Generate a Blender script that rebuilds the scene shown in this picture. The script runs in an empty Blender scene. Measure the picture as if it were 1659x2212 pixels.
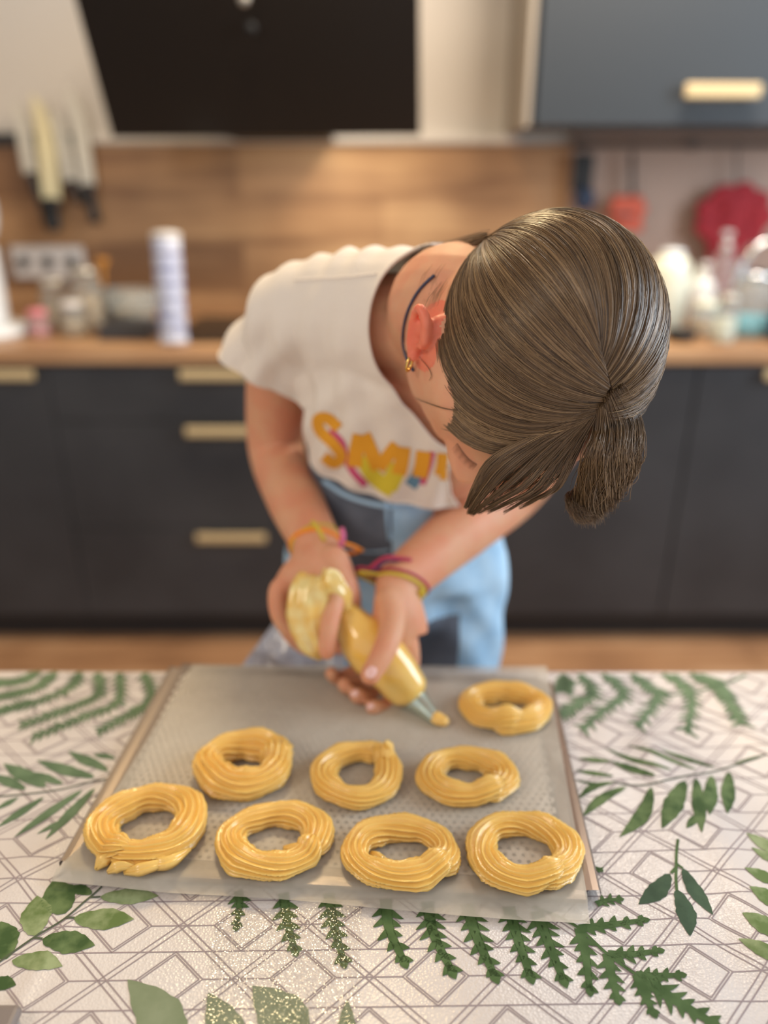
import bpy, bmesh, math, random
import numpy as np
from mathutils import Vector, Matrix, noise
from mathutils.bvhtree import BVHTree

C = bpy.context.scene.collection
rnd = random.Random(7)
nrg = np.random.default_rng(7)

# ------------------------------------------------------------------ camera, world, lights
W_PX, H_PX, F_PX = 1659.0, 2212.0, 1661.0
CAM = Vector((0.0, 0.0, 1.28))
PITCH = math.radians(22.7)
TABLE_Z = 0.79
cd = bpy.data.cameras.new('camera')
cam = bpy.data.objects.new('camera', cd); C.objects.link(cam)
cam.location = CAM
cam.rotation_euler = (math.radians(90) - PITCH, 0, 0)
cd.sensor_fit = 'VERTICAL'; cd.sensor_height = 36.0; cd.lens = F_PX / H_PX * 36.0
cd.clip_start = 0.02
cd.dof.use_dof = True; cd.dof.focus_distance = 0.545; cd.dof.aperture_fstop = 1.75
bpy.context.scene.camera = cam

vs = bpy.context.scene.view_settings
vs.view_transform = 'Standard'; vs.look = 'None'; vs.gamma = 1.0; vs.use_curve_mapping = False
vs.exposure = 0.0
w = bpy.data.worlds.new('world'); bpy.context.scene.world = w; w.use_nodes = True
w.node_tree.nodes['Background'].inputs[0].default_value = (0.95, 0.93, 0.92, 1)
w.node_tree.nodes['Background'].inputs[1].default_value = 0.78

def area(name, loc, target, sx, sy, power, col):
    l = bpy.data.lights.new(name, 'AREA'); l.shape = 'RECTANGLE'; l.size = sx; l.size_y = sy
    l.energy = power; l.color = col
    o = bpy.data.objects.new(name, l); C.objects.link(o); o.location = loc
    o.rotation_euler = (Vector(target) - Vector(loc)).to_track_quat('-Z', 'Y').to_euler()
    return o
area('window_daylight', (2.3, 0.75, 1.75), (0, 0.8, 1.0), 1.2, 1.3, 46, (0.76, 0.89, 1.0))
area('ceiling_lamp_light', (-0.17, 1.62, 2.38), (-0.1, 0.9, 0.8), 0.30, 0.30, 15, (1.0, 0.76, 0.42))
area('back_wall_fill', (0.75, 1.75, 2.5), (0.4, 2.62, 1.3), 0.6, 0.3, 37, (1.0, 0.86, 0.70))  # unseen fill light, added to brighten the back wall
area("hood_light", (-0.22, 2.30, 1.36), (-0.2, 2.46, 0.9), 0.4, 0.08, 1.0, (1.0, 0.84, 0.62))
area('room_lamp_light', (-1.6, -0.3, 2.3), (0, 0.9, 0.9), 0.7, 0.7, 13, (1.0, 0.86, 0.70))

# ------------------------------------------------------------------ projection helpers
FW = Vector((0, math.cos(PITCH), -math.sin(PITCH)))
UP = Vector((0, math.sin(PITCH), math.cos(PITCH)))
RT = Vector((1, 0, 0))
def c2w(v):                                    # camera-frame metres (x right, y up, z towards viewer) to world
    return CAM + RT * v[0] + UP * v[1] - FW * v[2]
def c2wd(v):
    return RT * v[0] + UP * v[1] - FW * v[2]
def P(px, py, d):                              # point seen at pixel px,py at axis depth d
    return c2w(((px - 829.5) / F_PX * d, (1106 - py) / F_PX * d, -d))
def ray(px, py):
    return (FW + RT * ((px - 829.5) / F_PX) + UP * ((1106 - py) / F_PX))
def PZ(px, py, z):                             # point on horizontal plane z
    r = ray(px, py); return CAM + r * ((z - CAM.z) / r.z)
def PY(px, py, y):                             # point on vertical plane at distance y
    r = ray(px, py); return CAM + r * (y / r.y)

# ------------------------------------------------------------------ object helpers
def tag(o, label=None, cat=None, group=None, kind=None):
    if label: o['label'] = label
    if cat: o['category'] = cat
    if group: o['group'] = group
    if kind: o['kind'] = kind
    return o
def link(name, me, m=None, parent=None):
    o = bpy.data.objects.new(name, me); C.objects.link(o)
    if m:
        me.materials.clear()
        me.materials.append(m)
    if parent:
        o.parent = parent
        o.matrix_parent_inverse = parent.matrix_basis.inverted()
    return o
def empty(name, loc, label, cat, group=None):
    o = bpy.data.objects.new(name, None); C.objects.link(o); o.location = loc; o.empty_display_size = .02
    return tag(o, label, cat, group)
def mesh(name, verts, faces, m=None, parent=None, smooth=True, me_only=False):
    me = bpy.data.meshes.new(name)
    me.from_pydata([tuple(v) for v in verts], [], faces)
    if smooth: me.polygons.foreach_set('use_smooth', [True] * len(me.polygons))
    me.update()
    if me_only: return me
    return link(name, me, m, parent)
def frm(bm, name, m, parent=None, smooth=False):
    bmesh.ops.recalc_face_normals(bm, faces=bm.faces)
    me = bpy.data.meshes.new(name); bm.to_mesh(me); bm.free()
    if smooth: me.polygons.foreach_set('use_smooth', [True] * len(me.polygons))
    return link(name, me, m, parent)
def box(name, lo, hi, m, parent=None, bev=0.0, seg=2, rot=None, smooth=False):
    bm = bmesh.new()
    bmesh.ops.create_cube(bm, size=1)
    lo = Vector(lo); hi = Vector(hi); c = (lo + hi) / 2; s = hi - lo
    for v in bm.verts: v.co = Vector((v.co.x * s.x, v.co.y * s.y, v.co.z * s.z))
    if bev: bmesh.ops.bevel(bm, geom=bm.edges[:], offset=bev, segments=seg, profile=.5, affect='EDGES')
    if rot is not None: bmesh.ops.transform(bm, matrix=rot.to_4x4(), verts=bm.verts)
    for v in bm.verts: v.co += c
    return frm(bm, name, m, parent, smooth)
def lathe(name, prof, loc, m, parent=None, n=32, axis=None, cap=True):
    vs_, fs = [], []
    q = Matrix.Identity(3) if axis is None else Vector(axis).to_track_quat('Z', 'Y').to_matrix()
    for r, z in prof:
        for i in range(n):
            a = 2 * math.pi * i / n
            vs_.append(Vector(loc) + q @ Vector((r * math.cos(a), r * math.sin(a), z)))
    for k in range(len(prof) - 1):
        for i in range(n):
            j = (i + 1) % n
            fs.append((k * n + i, k * n + j, (k + 1) * n + j, (k + 1) * n + i))
    if cap:
        fs.append(tuple(range(n))[::-1]); fs.append(tuple((len(prof) - 1) * n + i for i in range(n)))
    return mesh(name, vs_, fs, m, parent)
def catmull(pts, n):
    pts = [np.array(p, float) for p in pts]
    p = [2 * pts[0] - pts[1]] + pts + [2 * pts[-1] - pts[-2]]
    out = []; segs = len(pts) - 1
    for i in range(n):
        t = i / (n - 1) * segs; k = min(int(t), segs - 1); u = t - k
        a, b, c_, d = p[k], p[k + 1], p[k + 2], p[k + 3]
        out.append(.5 * ((2 * b) + (-a + c_) * u + (2 * a - 5 * b + 4 * c_ - d) * u * u + (-a + 3 * b - 3 * c_ + d) * u ** 3))
    return np.array(out)
def tube_geo(pts, rad, n=12, flat=None, cap=True):
    """pts Nx3, rad N (or Nx2 with reference side axis flat). returns verts, faces"""
    pts = np.array([tuple(p) for p in pts], float); N = len(pts)
    rad = np.array(rad, float)
    if rad.ndim == 1: rad = np.stack([rad, rad], 1)
    T = np.gradient(pts, axis=0); T /= np.linalg.norm(T, axis=1)[:, None] + 1e-12
    ref = np.array(tuple(flat) if flat is not None else ((0, 0, 1) if abs(T[0][2]) < .9 else (1, 0, 0)), float)
    V, Fs = [], []
    for i in range(N):
        a = ref - T[i] * ref.dot(T[i]); a /= np.linalg.norm(a) + 1e-12
        if flat is None: ref = a
        b = np.cross(T[i], a)
        for k in range(n):
            t = 2 * math.pi * k / n
            V.append(pts[i] + a * math.cos(t) * rad[i][0] + b * math.sin(t) * rad[i][1])
    for i in range(N - 1):
        for k in range(n):
            j = (k + 1) % n
            Fs.append((i * n + k, i * n + j, (i + 1) * n + j, (i + 1) * n + k))
    if cap:
        Fs.append(tuple(range(n))[::-1]); Fs.append(tuple((N - 1) * n + k for k in range(n)))
    return V, Fs
def tube(name, pts, rad, m, parent=None, n=10, flat=None):
    if not hasattr(rad, '__len__'): rad = [rad] * len(pts)
    V, Fs = tube_geo(pts, rad, n, flat)
    return mesh(name, V, Fs, m, parent)

class Blob:                                     # collects closed shapes and fuses them into one surface
    def __init__(s): s.v = []; s.f = []
    def add(s, V, Fs):
        o = len(s.v); s.v += [tuple(x) for x in V]; s.f += [tuple(i + o for i in f) for f in Fs]
    def ball(s, c, r, q=None, n=16):
        V, Fs = [], []
        r = (r, r, r) if not hasattr(r, '__len__') else r
        for i in range(n + 1):
            th = math.pi * i / n
            for k in range(2 * n):
                ph = math.pi * k / n
                v = Vector((r[0] * math.sin(th) * math.cos(ph), r[1] * math.sin(th) * math.sin(ph), r[2] * math.cos(th)))
                if q is not None: v = q @ v
                V.append(v + Vector(c))
        for i in range(n):
            for k in range(2 * n):
                j = (k + 1) % (2 * n)
                Fs.append((i * 2 * n + k, (i + 1) * 2 * n + k, (i + 1) * 2 * n + j, i * 2 * n + j))
        s.add(V, Fs)
    def limb(s, pts, rad, sub=6, flat=None, n=20, ends=True):
        N = (len(pts) - 1) * sub + 1
        pp = catmull([tuple(p) for p in pts], N)
        r2 = np.array([r if hasattr(r, '__len__') else (r, r) for r in rad], float)
        rr = np.stack([np.interp(np.linspace(0, 1, N), np.linspace(0, 1, len(rad)), r2[:, k]) for k in (0, 1)], 1)
        V, Fs = tube_geo(pp, rr, n, flat); s.add(V, Fs)
        if ends:
            for e in (0, -1): s.ball(Vector(pp[e]), min(rr[e]) * .99, n=8)
    def fuse(s, voxel, smooth=4, fac=.5):
        me = bpy.data.meshes.new('tmp'); me.from_pydata(s.v, [], s.f); me.update()
        o = bpy.data.objects.new('tmp', me); C.objects.link(o)
        md = o.modifiers.new('r', 'REMESH'); md.mode = 'VOXEL'; md.voxel_size = voxel; md.adaptivity = 0
        if smooth:
            sm = o.modifiers.new('s', 'SMOOTH'); sm.factor = fac; sm.iterations = smooth
        dg = bpy.context.evaluated_depsgraph_get()
        out = bpy.data.meshes.new_from_object(o.evaluated_get(dg))
        bpy.data.objects.remove(o)
        out.polygons.foreach_set('use_smooth', [True] * len(out.polygons))
        return out

# ------------------------------------------------------------------ materials
def lin(c):
    return tuple(((x / 255) / 12.92 if x / 255 <= .04045 else ((x / 255 + .055) / 1.055) ** 2.4) for x in c)
def mat(name, rgb, rough=.5, metal=0.0, spec=.5, sss=0.0, sss_col=None, coat=0.0, coat_r=.1, trans=0.0, alpha=1.0,
        noise_s=None, noise_c=None, bump=0.0, bump_s=200.0, sheen=0.0, ior=1.45, aniso=0.0):
    m = bpy.data.materials.new(name); m.use_nodes = True
    nt = m.node_tree; b = nt.nodes['Principled BSDF']
    col = lin(rgb) + (1,)
    b.inputs['Base Color'].default_value = col
    b.inputs['Roughness'].default_value = rough; b.inputs['Metallic'].default_value = metal
    b.inputs['Specular IOR Level'].default_value = spec
    b.inputs['Transmission Weight'].default_value = trans; b.inputs['Alpha'].default_value = alpha
    b.inputs['Coat Weight'].default_value = coat; b.inputs['Coat Roughness'].default_value = coat_r
    b.inputs['Sheen Weight'].default_value = sheen; b.inputs['IOR'].default_value = ior
    b.inputs['Anisotropic'].default_value = aniso
    if sss:
        b.inputs['Subsurface Weight'].default_value = sss
        b.inputs['Subsurface Radius'].default_value = sss_col or (1, .3, .15)
        b.inputs['Subsurface Scale'].default_value = .008
    tc = nt.nodes.new('ShaderNodeTexCoord')
    if noise_s:
        n = nt.nodes.new('ShaderNodeTexNoise'); n.inputs['Scale'].default_value = noise_s; n.inputs['Detail'].default_value = 5
        nt.links.new(tc.outputs['Object'], n.inputs['Vector'])
        mp = nt.nodes.new('ShaderNodeMapRange'); mp.inputs[1].default_value = .38; mp.inputs[2].default_value = .62
        nt.links.new(n.outputs[0], mp.inputs[0])
        mx = nt.nodes.new('ShaderNodeMix'); mx.data_type = 'RGBA'
        mx.inputs[6].default_value = col; mx.inputs[7].default_value = lin(noise_c) + (1,)
        nt.links.new(mp.outputs[0], mx.inputs[0]); nt.links.new(mx.outputs[2], b.inputs['Base Color'])
    if bump:
        n2 = nt.nodes.new('ShaderNodeTexNoise'); n2.inputs['Scale'].default_value = bump_s; n2.inputs['Detail'].default_value = 4
        nt.links.new(tc.outputs['Object'], n2.inputs['Vector'])
        bp = nt.nodes.new('ShaderNodeBump'); bp.inputs['Strength'].default_value = bump; bp.inputs['Distance'].default_value = .002
        nt.links.new(n2.outputs[0], bp.inputs['Height']); nt.links.new(bp.outputs[0], b.inputs['Normal'])
    return m
def wood(name, c1, c2, c3, rough=.45, sx=1.2, sz=22, plank=None):
    m = bpy.data.materials.new(name); m.use_nodes = True; nt = m.node_tree; b = nt.nodes['Principled BSDF']
    tc = nt.nodes.new('ShaderNodeTexCoord'); mp = nt.nodes.new('ShaderNodeMapping')
    mp.inputs['Scale'].default_value = (sx, sz if plank is None else 4, sz)
    nt.links.new(tc.outputs['Object'], mp.inputs[0])
    n = nt.nodes.new('ShaderNodeTexNoise'); n.inputs['Scale'].default_value = 1; n.inputs['Detail'].default_value = 7; n.inputs['Distortion'].default_value = .6
    nt.links.new(mp.outputs[0], n.inputs['Vector'])
    n2 = nt.nodes.new('ShaderNodeTexNoise'); n2.inputs['Scale'].default_value = 2.6; n2.inputs['Detail'].default_value = 2
    nt.links.new(tc.outputs['Object'], n2.inputs['Vector'])
    ad = nt.nodes.new('ShaderNodeMath'); ad.operation = 'ADD'
    hf = nt.nodes.new('ShaderNodeMath'); hf.operation = 'MULTIPLY'; hf.inputs[1].default_value = .5
    nt.links.new(n.outputs[0], ad.inputs[0]); nt.links.new(n2.outputs[0], ad.inputs[1]); nt.links.new(ad.outputs[0], hf.inputs[0])
    src = hf.outputs[0]
    if plank:
        br = nt.nodes.new('ShaderNodeTexBrick'); br.inputs['Scale'].default_value = 1
        br.inputs['Brick Width'].default_value = plank[0]; br.inputs['Row Height'].default_value = plank[1]
        br.inputs['Mortar Size'].default_value = .0; br.inputs['Color1'].default_value = (0, 0, 0, 1); br.inputs['Color2'].default_value = (1, 1, 1, 1)
        m3 = nt.nodes.new('ShaderNodeMapping'); m3.inputs['Rotation'].default_value = (math.radians(90), 0, 0)
        nt.links.new(tc.outputs['Object'], m3.inputs[0]); nt.links.new(m3.outputs[0], br.inputs['Vector'])
        a2 = nt.nodes.new('ShaderNodeMath'); a2.operation = 'MULTIPLY_ADD'; a2.inputs[1].default_value = .16
        nt.links.new(br.outputs['Color'], a2.inputs[0]); 
        s2 = nt.nodes.new('ShaderNodeMath'); s2.operation = 'SUBTRACT'; s2.inputs[1].default_value = .08
        nt.links.new(src, s2.inputs[0]); nt.links.new(s2.outputs[0], a2.inputs[2]); src = a2.outputs[0]
    cr = nt.nodes.new('ShaderNodeValToRGB')
    e = cr.color_ramp.elements; e[0].position = .36; e[0].color = lin(c1) + (1,); e[1].position = .64; e[1].color = lin(c3) + (1,)
    k = e.new(.5); k.color = lin(c2) + (1,)
    nt.links.new(src, cr.inputs[0]); nt.links.new(cr.outputs[0], b.inputs['Base Color'])
    b.inputs['Roughness'].default_value = rough
    return m

M = {}
M['wall'] = mat('wall_paint', (214, 206, 196), .9, bump=.1, bump_s=300)
M['ceiling'] = mat('ceiling_paint', (225, 222, 216), .9)
M['backsplash'] = wood('oak_laminate_wall', (124, 88, 58), (164, 124, 86), (196, 156, 112), .5, 1.3, 16, plank=(.9, .14))
M['worktop'] = wood('oak_worktop', (140, 100, 68), (176, 134, 96), (198, 158, 118), .4, 1.5, 26)
M['floor'] = wood('oak_floor', (120, 84, 58), (160, 118, 84), (184, 144, 108), .5, 2, 20)
M['front'] = mat('anthracite_front', (50, 50, 53), .42, noise_s=3, noise_c=(60, 60, 63), bump=.12, bump_s=60)
M['carcass'] = mat('anthracite_carcass', (34, 34, 37), .5)
M['upper'] = mat('grey_upper_front', (50, 55, 61), .45)
M['upper_side'] = mat('grey_upper_side', (150, 140, 128), .5)
M['brass'] = mat('brushed_champagne_handle', (214, 190, 146), .38, metal=.35)
M['black_glass'] = mat('black_hood_glass', (34, 29, 26), .32, spec=.35)
M['black_plastic'] = mat('black_plastic', (30, 31, 33), .45)
M['steel'] = mat('brushed_steel', (205, 200, 190), .3, metal=.75)
M['pale_blade'] = mat('satin_blade', (206, 200, 186), .45, metal=.25)
M['cream_blade'] = mat('cream_blade', (226, 214, 172), .45)
M['white'] = mat('white_enamel', (228, 232, 236), .25, coat=.5)
M['white_matte'] = mat('white_plastic', (222, 218, 216), .4)
M['glass'] = mat('clear_glass', (225, 232, 232), .08, trans=.75, ior=1.2, alpha=.75)
M['grain'] = mat('pale_grain', (205, 185, 155), .8, noise_s=40, noise_c=(170, 140, 110))
M['pink'] = mat('pink_lid', (226, 140, 150), .45)
M['orange'] = mat('orange_silicone', (205, 92, 66), .5)
M['amber'] = mat('amber_silicone', (205, 140, 60), .5)
M['red'] = mat('red_fabric', (176, 52, 62), .85, noise_s=60, noise_c=(140, 34, 44))
M['blue_foil'] = mat('lilac_blue_wrap', (166, 174, 206), .35, noise_s=30, noise_c=(205, 210, 225))
M['dark_blue'] = mat('deep_violet_ink', (62, 48, 104), .5)
M['charcoal'] = mat('charcoal_box', (62, 62, 66), .6)
M['cream'] = mat('cream_plastic', (222, 222, 204), .35)
M['cyan'] = mat('cyan_liquid', (120, 205, 225), .2)
M['chrome'] = mat('polished_chrome', (225, 230, 235), .12, metal=1)
M['navy'] = mat('navy_plastic', (44, 58, 82), .5)
M['terracotta_wall'] = mat('pinkish_splash', (176, 152, 138), .6)

# tablecloth: pale vinyl with fine woven emboss and a gloss film
def vinyl():
    m = mat('pale_vinyl', (218, 211, 208), .42, coat=.35, coat_r=.16, noise_s=9, noise_c=(212, 203, 198))
    nt = m.node_tree; b = nt.nodes['Principled BSDF']
    tc = nt.nodes['Texture Coordinate']
    v = nt.nodes.new('ShaderNodeTexVoronoi'); v.inputs['Scale'].default_value = 520
    nt.links.new(tc.outputs['Object'], v.inputs['Vector'])
    bp = nt.nodes.new('ShaderNodeBump'); bp.inputs['Strength'].default_value = .55; bp.inputs['Distance'].default_value = .0004
    nt.links.new(v.outputs['Distance'], bp.inputs['Height']); nt.links.new(bp.outputs[0], b.inputs['Normal']); nt.links.new(bp.outputs[0], b.inputs['Coat Normal'])
    return m
M['vinyl'] = vinyl()
M['line'] = mat('print_mauve_line', (158, 144, 146), .6, spec=.25)
M['leaf_a'] = mat('print_leaf_olive', (98, 118, 68), .62, noise_s=55, noise_c=(152, 164, 122), spec=.25)
M['leaf_b'] = mat('print_leaf_deep', (62, 86, 48), .62, noise_s=60, noise_c=(104, 124, 80), spec=.25)
M['leaf_c'] = mat('print_leaf_sage', (122, 134, 104), .62, noise_s=40, noise_c=(138, 148, 120), spec=.25)
M['fern'] = mat('print_fern_green', (66, 90, 50), .62, noise_s=70, noise_c=(84, 108, 66), spec=.25)
M['fern_far'] = mat('print_fern_far', (90, 112, 84), .62, noise_s=50, noise_c=(108, 130, 100), spec=.25)
M['dark_leaf'] = mat('print_leaf_blackish', (58, 78, 60), .62, noise_s=60, noise_c=(72, 94, 72), spec=.25)
M['stem'] = mat('print_stem', (84, 92, 74), .62, spec=.25)
def film_mat():
    m = bpy.data.materials.new('clear_film'); m.use_nodes = True; nt = m.node_tree; nt.nodes.remove(nt.nodes['Principled BSDF'])
    t_ = nt.nodes.new('ShaderNodeBsdfTransparent'); g_ = nt.nodes.new('ShaderNodeBsdfGlossy'); g_.inputs['Roughness'].default_value = .13
    tc = nt.nodes.new('ShaderNodeTexCoord'); v = nt.nodes.new('ShaderNodeTexVoronoi'); v.inputs['Scale'].default_value = 420
    nt.links.new(tc.outputs['Object'], v.inputs['Vector'])
    bp = nt.nodes.new('ShaderNodeBump'); bp.inputs['Strength'].default_value = .9; bp.inputs['Distance'].default_value = .0006
    nt.links.new(v.outputs['Distance'], bp.inputs['Height']); nt.links.new(bp.outputs[0], g_.inputs['Normal'])
    x = nt.nodes.new('ShaderNodeMixShader'); x.inputs[0].default_value = .15
    nt.links.new(t_.outputs[0], x.inputs[1]); nt.links.new(g_.outputs[0], x.inputs[2]); nt.links.new(x.outputs[0], nt.nodes['Material Output'].inputs[0])
    return m
M['film'] = film_mat()
M['tray'] = mat('aluminium_tray', (150, 138, 130), .28, metal=.85)
M['dough'] = mat('choux_paste', (241, 195, 106), .28, sss=.08, sss_col=(1, .6, .22), coat=.5, coat_r=.14,
                 noise_s=30, noise_c=(242, 198, 108), bump=.25, bump_s=260)
M['skin'] = mat('skin', (216, 162, 128), .54, sss=.3, noise_s=30, noise_c=(216, 150, 118), bump=.06, bump_s=500, spec=.4)
M['skin_red'] = mat('skin_ear', (226, 132, 104), .46, sss=.5, noise_s=50, noise_c=(222, 118, 92))
M['nail'] = mat('nail', (238, 190, 182), .2, coat=.6)
M['lip'] = mat('lip', (200, 110, 104), .4)
M['shirt'] = mat('white_jersey', (232, 220, 208), .9, bump=.35, bump_s=420, sheen=.2, sss=.15, sss_col=(1, .9, .8))
M['denim'] = mat('light_denim', (186, 220, 246), .85, noise_s=28, noise_c=(164, 204, 236), bump=.5, bump_s=700)
M['denim_shade'] = mat('shaded_denim', (96, 104, 118), .85, noise_s=28, noise_c=(112, 120, 134), bump=.5, bump_s=700)
M['ink_orange'] = mat('ink_orange', (226, 158, 40), .8)
M['ink_yellow'] = mat('ink_yellow', (216, 196, 56), .8)
M['ink_pink'] = mat('ink_pink', (200, 74, 118), .8)
M['ink_teal'] = mat('ink_teal', (100, 140, 165), .8)
M['gold'] = mat('gold', (232, 190, 110), .22, metal=1)
M['cord'] = mat('dark_cord', (62, 66, 90), .7)
M['thread_orange'] = mat('thread_orange', (250, 150, 30), .7)
M['thread_yellow'] = mat('thread_yellow', (206, 180, 60), .7)
M['thread_pink'] = mat('thread_pink', (214, 110, 150), .7)
M['thread_red'] = mat('thread_red', (176, 52, 84), .7)
M['thread_violet'] = mat('thread_violet', (92, 72, 122), .7)
M['nozzle'] = mat('nozzle_metal', (200, 214, 204), .2, metal=.9)
M['bag'] = mat('filled_bag', (244, 196, 92), .16, sss=.2, sss_col=(1, .6, .2), coat=1, coat_r=.04, noise_s=16, noise_c=(244, 206, 116))
M['bag_film'] = mat('smeared_film', (246, 224, 150), .2, coat=1, coat_r=.06, noise_s=45, noise_c=(236, 186, 80), alpha=.97)
M['crumple'] = mat('crumpled_film', (190, 192, 204), .25, coat=.8, coat_r=.1, alpha=.8, noise_s=40, noise_c=(150, 146, 152))
M['scalp'] = mat('scalp_base', (158, 126, 108), .6)

def paper_mat():
    m = mat('baking_parchment', (216, 208, 194), .4, noise_s=14, noise_c=(206, 198, 184), bump=.25, bump_s=160, coat=.15, coat_r=.3)
    nt = m.node_tree; b = nt.nodes['Principled BSDF']
    tr = nt.nodes.new('ShaderNodeBsdfTransparent'); tl = nt.nodes.new('ShaderNodeBsdfTranslucent')
    tl.inputs[0].default_value = lin((225, 215, 200)) + (1,)
    m1 = nt.nodes.new('ShaderNodeMixShader'); m1.inputs[0].default_value = .2
    nt.links.new(b.outputs[0], m1.inputs[1]); nt.links.new(tl.outputs[0], m1.inputs[2])
    tc = nt.nodes['Texture Coordinate']
    n = nt.nodes.new('ShaderNodeTexNoise'); n.inputs['Scale'].default_value = 16; n.inputs['Detail'].default_value = 3
    nt.links.new(tc.outputs['Object'], n.inputs['Vector'])
    mr = nt.nodes.new('ShaderNodeMapRange'); mr.inputs[1].default_value = .40; mr.inputs[2].default_value = .60; mr.inputs[3].default_value = .26; mr.inputs[4].default_value = .46
    nt.links.new(n.outputs[0], mr.inputs[0])
    m2 = nt.nodes.new('ShaderNodeMixShader'); nt.links.new(mr.outputs[0], m2.inputs[0])
    nt.links.new(m1.outputs[0], m2.inputs[1]); nt.links.new(tr.outputs[0], m2.inputs[2])
    nt.links.new(m2.outputs[0], nt.nodes['Material Output'].inputs[0])
    return m
M['paper'] = paper_mat()
M['tray_sheet'] = mat('aluminium_sheet', (226, 218, 208), .5, metal=.1)

def hair_mat():
    m = bpy.data.materials.new('brown_hair'); m.use_nodes = True; nt = m.node_tree; b = nt.nodes['Principled BSDF']
    at = nt.nodes.new('ShaderNodeAttribute'); at.attribute_name = 'tone'
    cr = nt.nodes.new('ShaderNodeValToRGB'); e = cr.color_ramp.elements
    e[0].position = 0; e[0].color = lin((60, 43, 29)) + (1,); e[1].position = 1; e[1].color = lin((174, 142, 104)) + (1,)
    k = e.new(.5); k.color = lin((110, 84, 58)) + (1,)
    nt.links.new(at.outputs['Fac'], cr.inputs[0]); nt.links.new(cr.outputs[0], b.inputs['Base Color'])
    b.inputs['Roughness'].default_value = .3; b.inputs['Specular IOR Level'].default_value = .6
    return m
M['hair'] = hair_mat()

# ------------------------------------------------------------------ room shell
WALL_Y = 2.62
FRONT_Y = 2.02
def struct(o): return tag(o, kind='structure')
fl = struct(box('floor', (-3, -1.2, -.06), (3.2, WALL_Y, -.012), M['carcass']))
for r in range(9):
    y0 = .95 + r * .13
    x = -2.2 - rnd.random() * .9
    while x < 2.3:
        L = 1.25
        box('plank', (x + .001, y0 + .001, -.012), (x + L - .001, y0 + .129, 0), M['floor'], fl, bev=.0015, seg=1); x += L
struct(box('wall_back', (-3, WALL_Y, 0), (3.2, WALL_Y + .1, 2.6), M['wall']))
struct(box('wall_left', (-3.1, -1.2, 0), (-3, WALL_Y + .1, 2.6), M['wall']))
struct(box('ceiling', (-3.1, -1.2, 2.6), (3.2, WALL_Y + .1, 2.7), M['ceiling']))

# wood splashback board and its pale top trim
zb = PY(830, 312, WALL_Y).z
xr = PY(1225, 400, WALL_Y).x
tag(box('splashback', (-2.6, WALL_Y - .018, .88), (xr, WALL_Y - .001, zb), M['backsplash']), 'brown wood-look splashback board behind the worktop, under the hood', 'splashback')
tag(box('side_splashback', (xr + .002, WALL_Y - .016, .88), (2.4, WALL_Y - .001, PY(1500, 285, WALL_Y).z), M['terracotta_wall']), 'greyish pink splash panel behind the hanging utensils on the right', 'splashback')
struct(box('trim_1', (PY(205, 300, WALL_Y).x, WALL_Y - .03, zb + .001), (PY(1120, 300, WALL_Y).x, WALL_Y - .001, PY(830, 292, WALL_Y).z), M['wall'], bev=.004))

# ------------------------------------------------------------------ worktop and base cabinets
WT = .9
tag(box('worktop', (-2.6, FRONT_Y - .012, WT - .04), (2.5, WALL_Y - .02, WT), M['worktop'], bev=.004), 'long oak worktop along the back wall of the kitchen', 'worktop')
tag(box('induction_hob', (PY(395, 715, 2.3).x, FRONT_Y + .07, WT + .0005), (PY(905, 715, 2.3).x, FRONT_Y + .52, WT + .006), M['black_glass'], bev=.002), 'flat dark glass hob set on the worktop below the black hood', 'hob')
xl = PY(152, 1100, FRONT_Y).x
xm = xl + .92
xr1 = PY(1462, 1100, FRONT_Y).x
def cabinet(x0, x1, label, cat, drawers=None, door_handle=None):
    t = empty('base_cabinet', (x0, FRONT_Y, 0), label, cat, 'anthracite base cabinets')
    box('carcass', (x0 + .001, FRONT_Y + .022, .095), (x1 - .001, WALL_Y - .02, WT - .042), M['carcass'], t)
    box('plinth', (x0, FRONT_Y + .05, .001), (x1, FRONT_Y + .066, .094), M['carcass'], t)
    rows = drawers or [(.098, WT - .045)]
    for z0, z1 in rows:
        d = box('drawer' if drawers else 'door', (x0 + .0015, FRONT_Y, z0 + .0015), (x1 - .0015, FRONT_Y + .019, z1 - .0015), M['front'], t, bev=.0012, seg=1)
        if drawers: hx = (x0 + x1) / 2 - .005; hw = .10; hz = z1 - .035 if z1 - z0 < .2 else z1 - .035
        elif door_handle: hx, hw, hz = door_handle, .10, z1 - .035
        else: continue
        h = box('handle', (hx - hw, FRONT_Y - .028, hz - .0), (hx + hw, FRONT_Y - .016, hz + .026), M['brass'], d, bev=.004)
        for sx in (-1, 1):
            box('handle_post', (hx + sx * (hw - .02) - .005, FRONT_Y - .017, hz + .006), (hx + sx * (hw - .02) + .005, FRONT_Y + .002, hz + .018), M['brass'], t)
    return t
z_top = WT - .045
z1 = PY(530, 920, FRONT_Y).z + .012
z2 = PY(530, 1150, FRONT_Y).z + .014
cabinet(xl, xm, 'wide dark cabinet with three drawers left of the person', 'cabinet', drawers=[(.098, z2), (z2, z1), (z1, z_top)])
cabinet(xl - .45, xl, 'dark cabinet with one door at the left edge of the kitchen', 'cabinet', door_handle=PY(5, 838, FRONT_Y).x)
cabinet(xl - 1.06, xl - .452, 'dark cabinet beyond the left frame edge', 'cabinet')
cabinet(xm + .002, xr1 - .0, 'dark handleless cabinet directly behind the person, right of the drawers', 'cabinet')
cabinet(xr1 + .002, xr1 + .62, 'dark cabinet at the right edge with a brass handle', 'cabinet', door_handle=PY(1720, 835, FRONT_Y).x)

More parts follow.
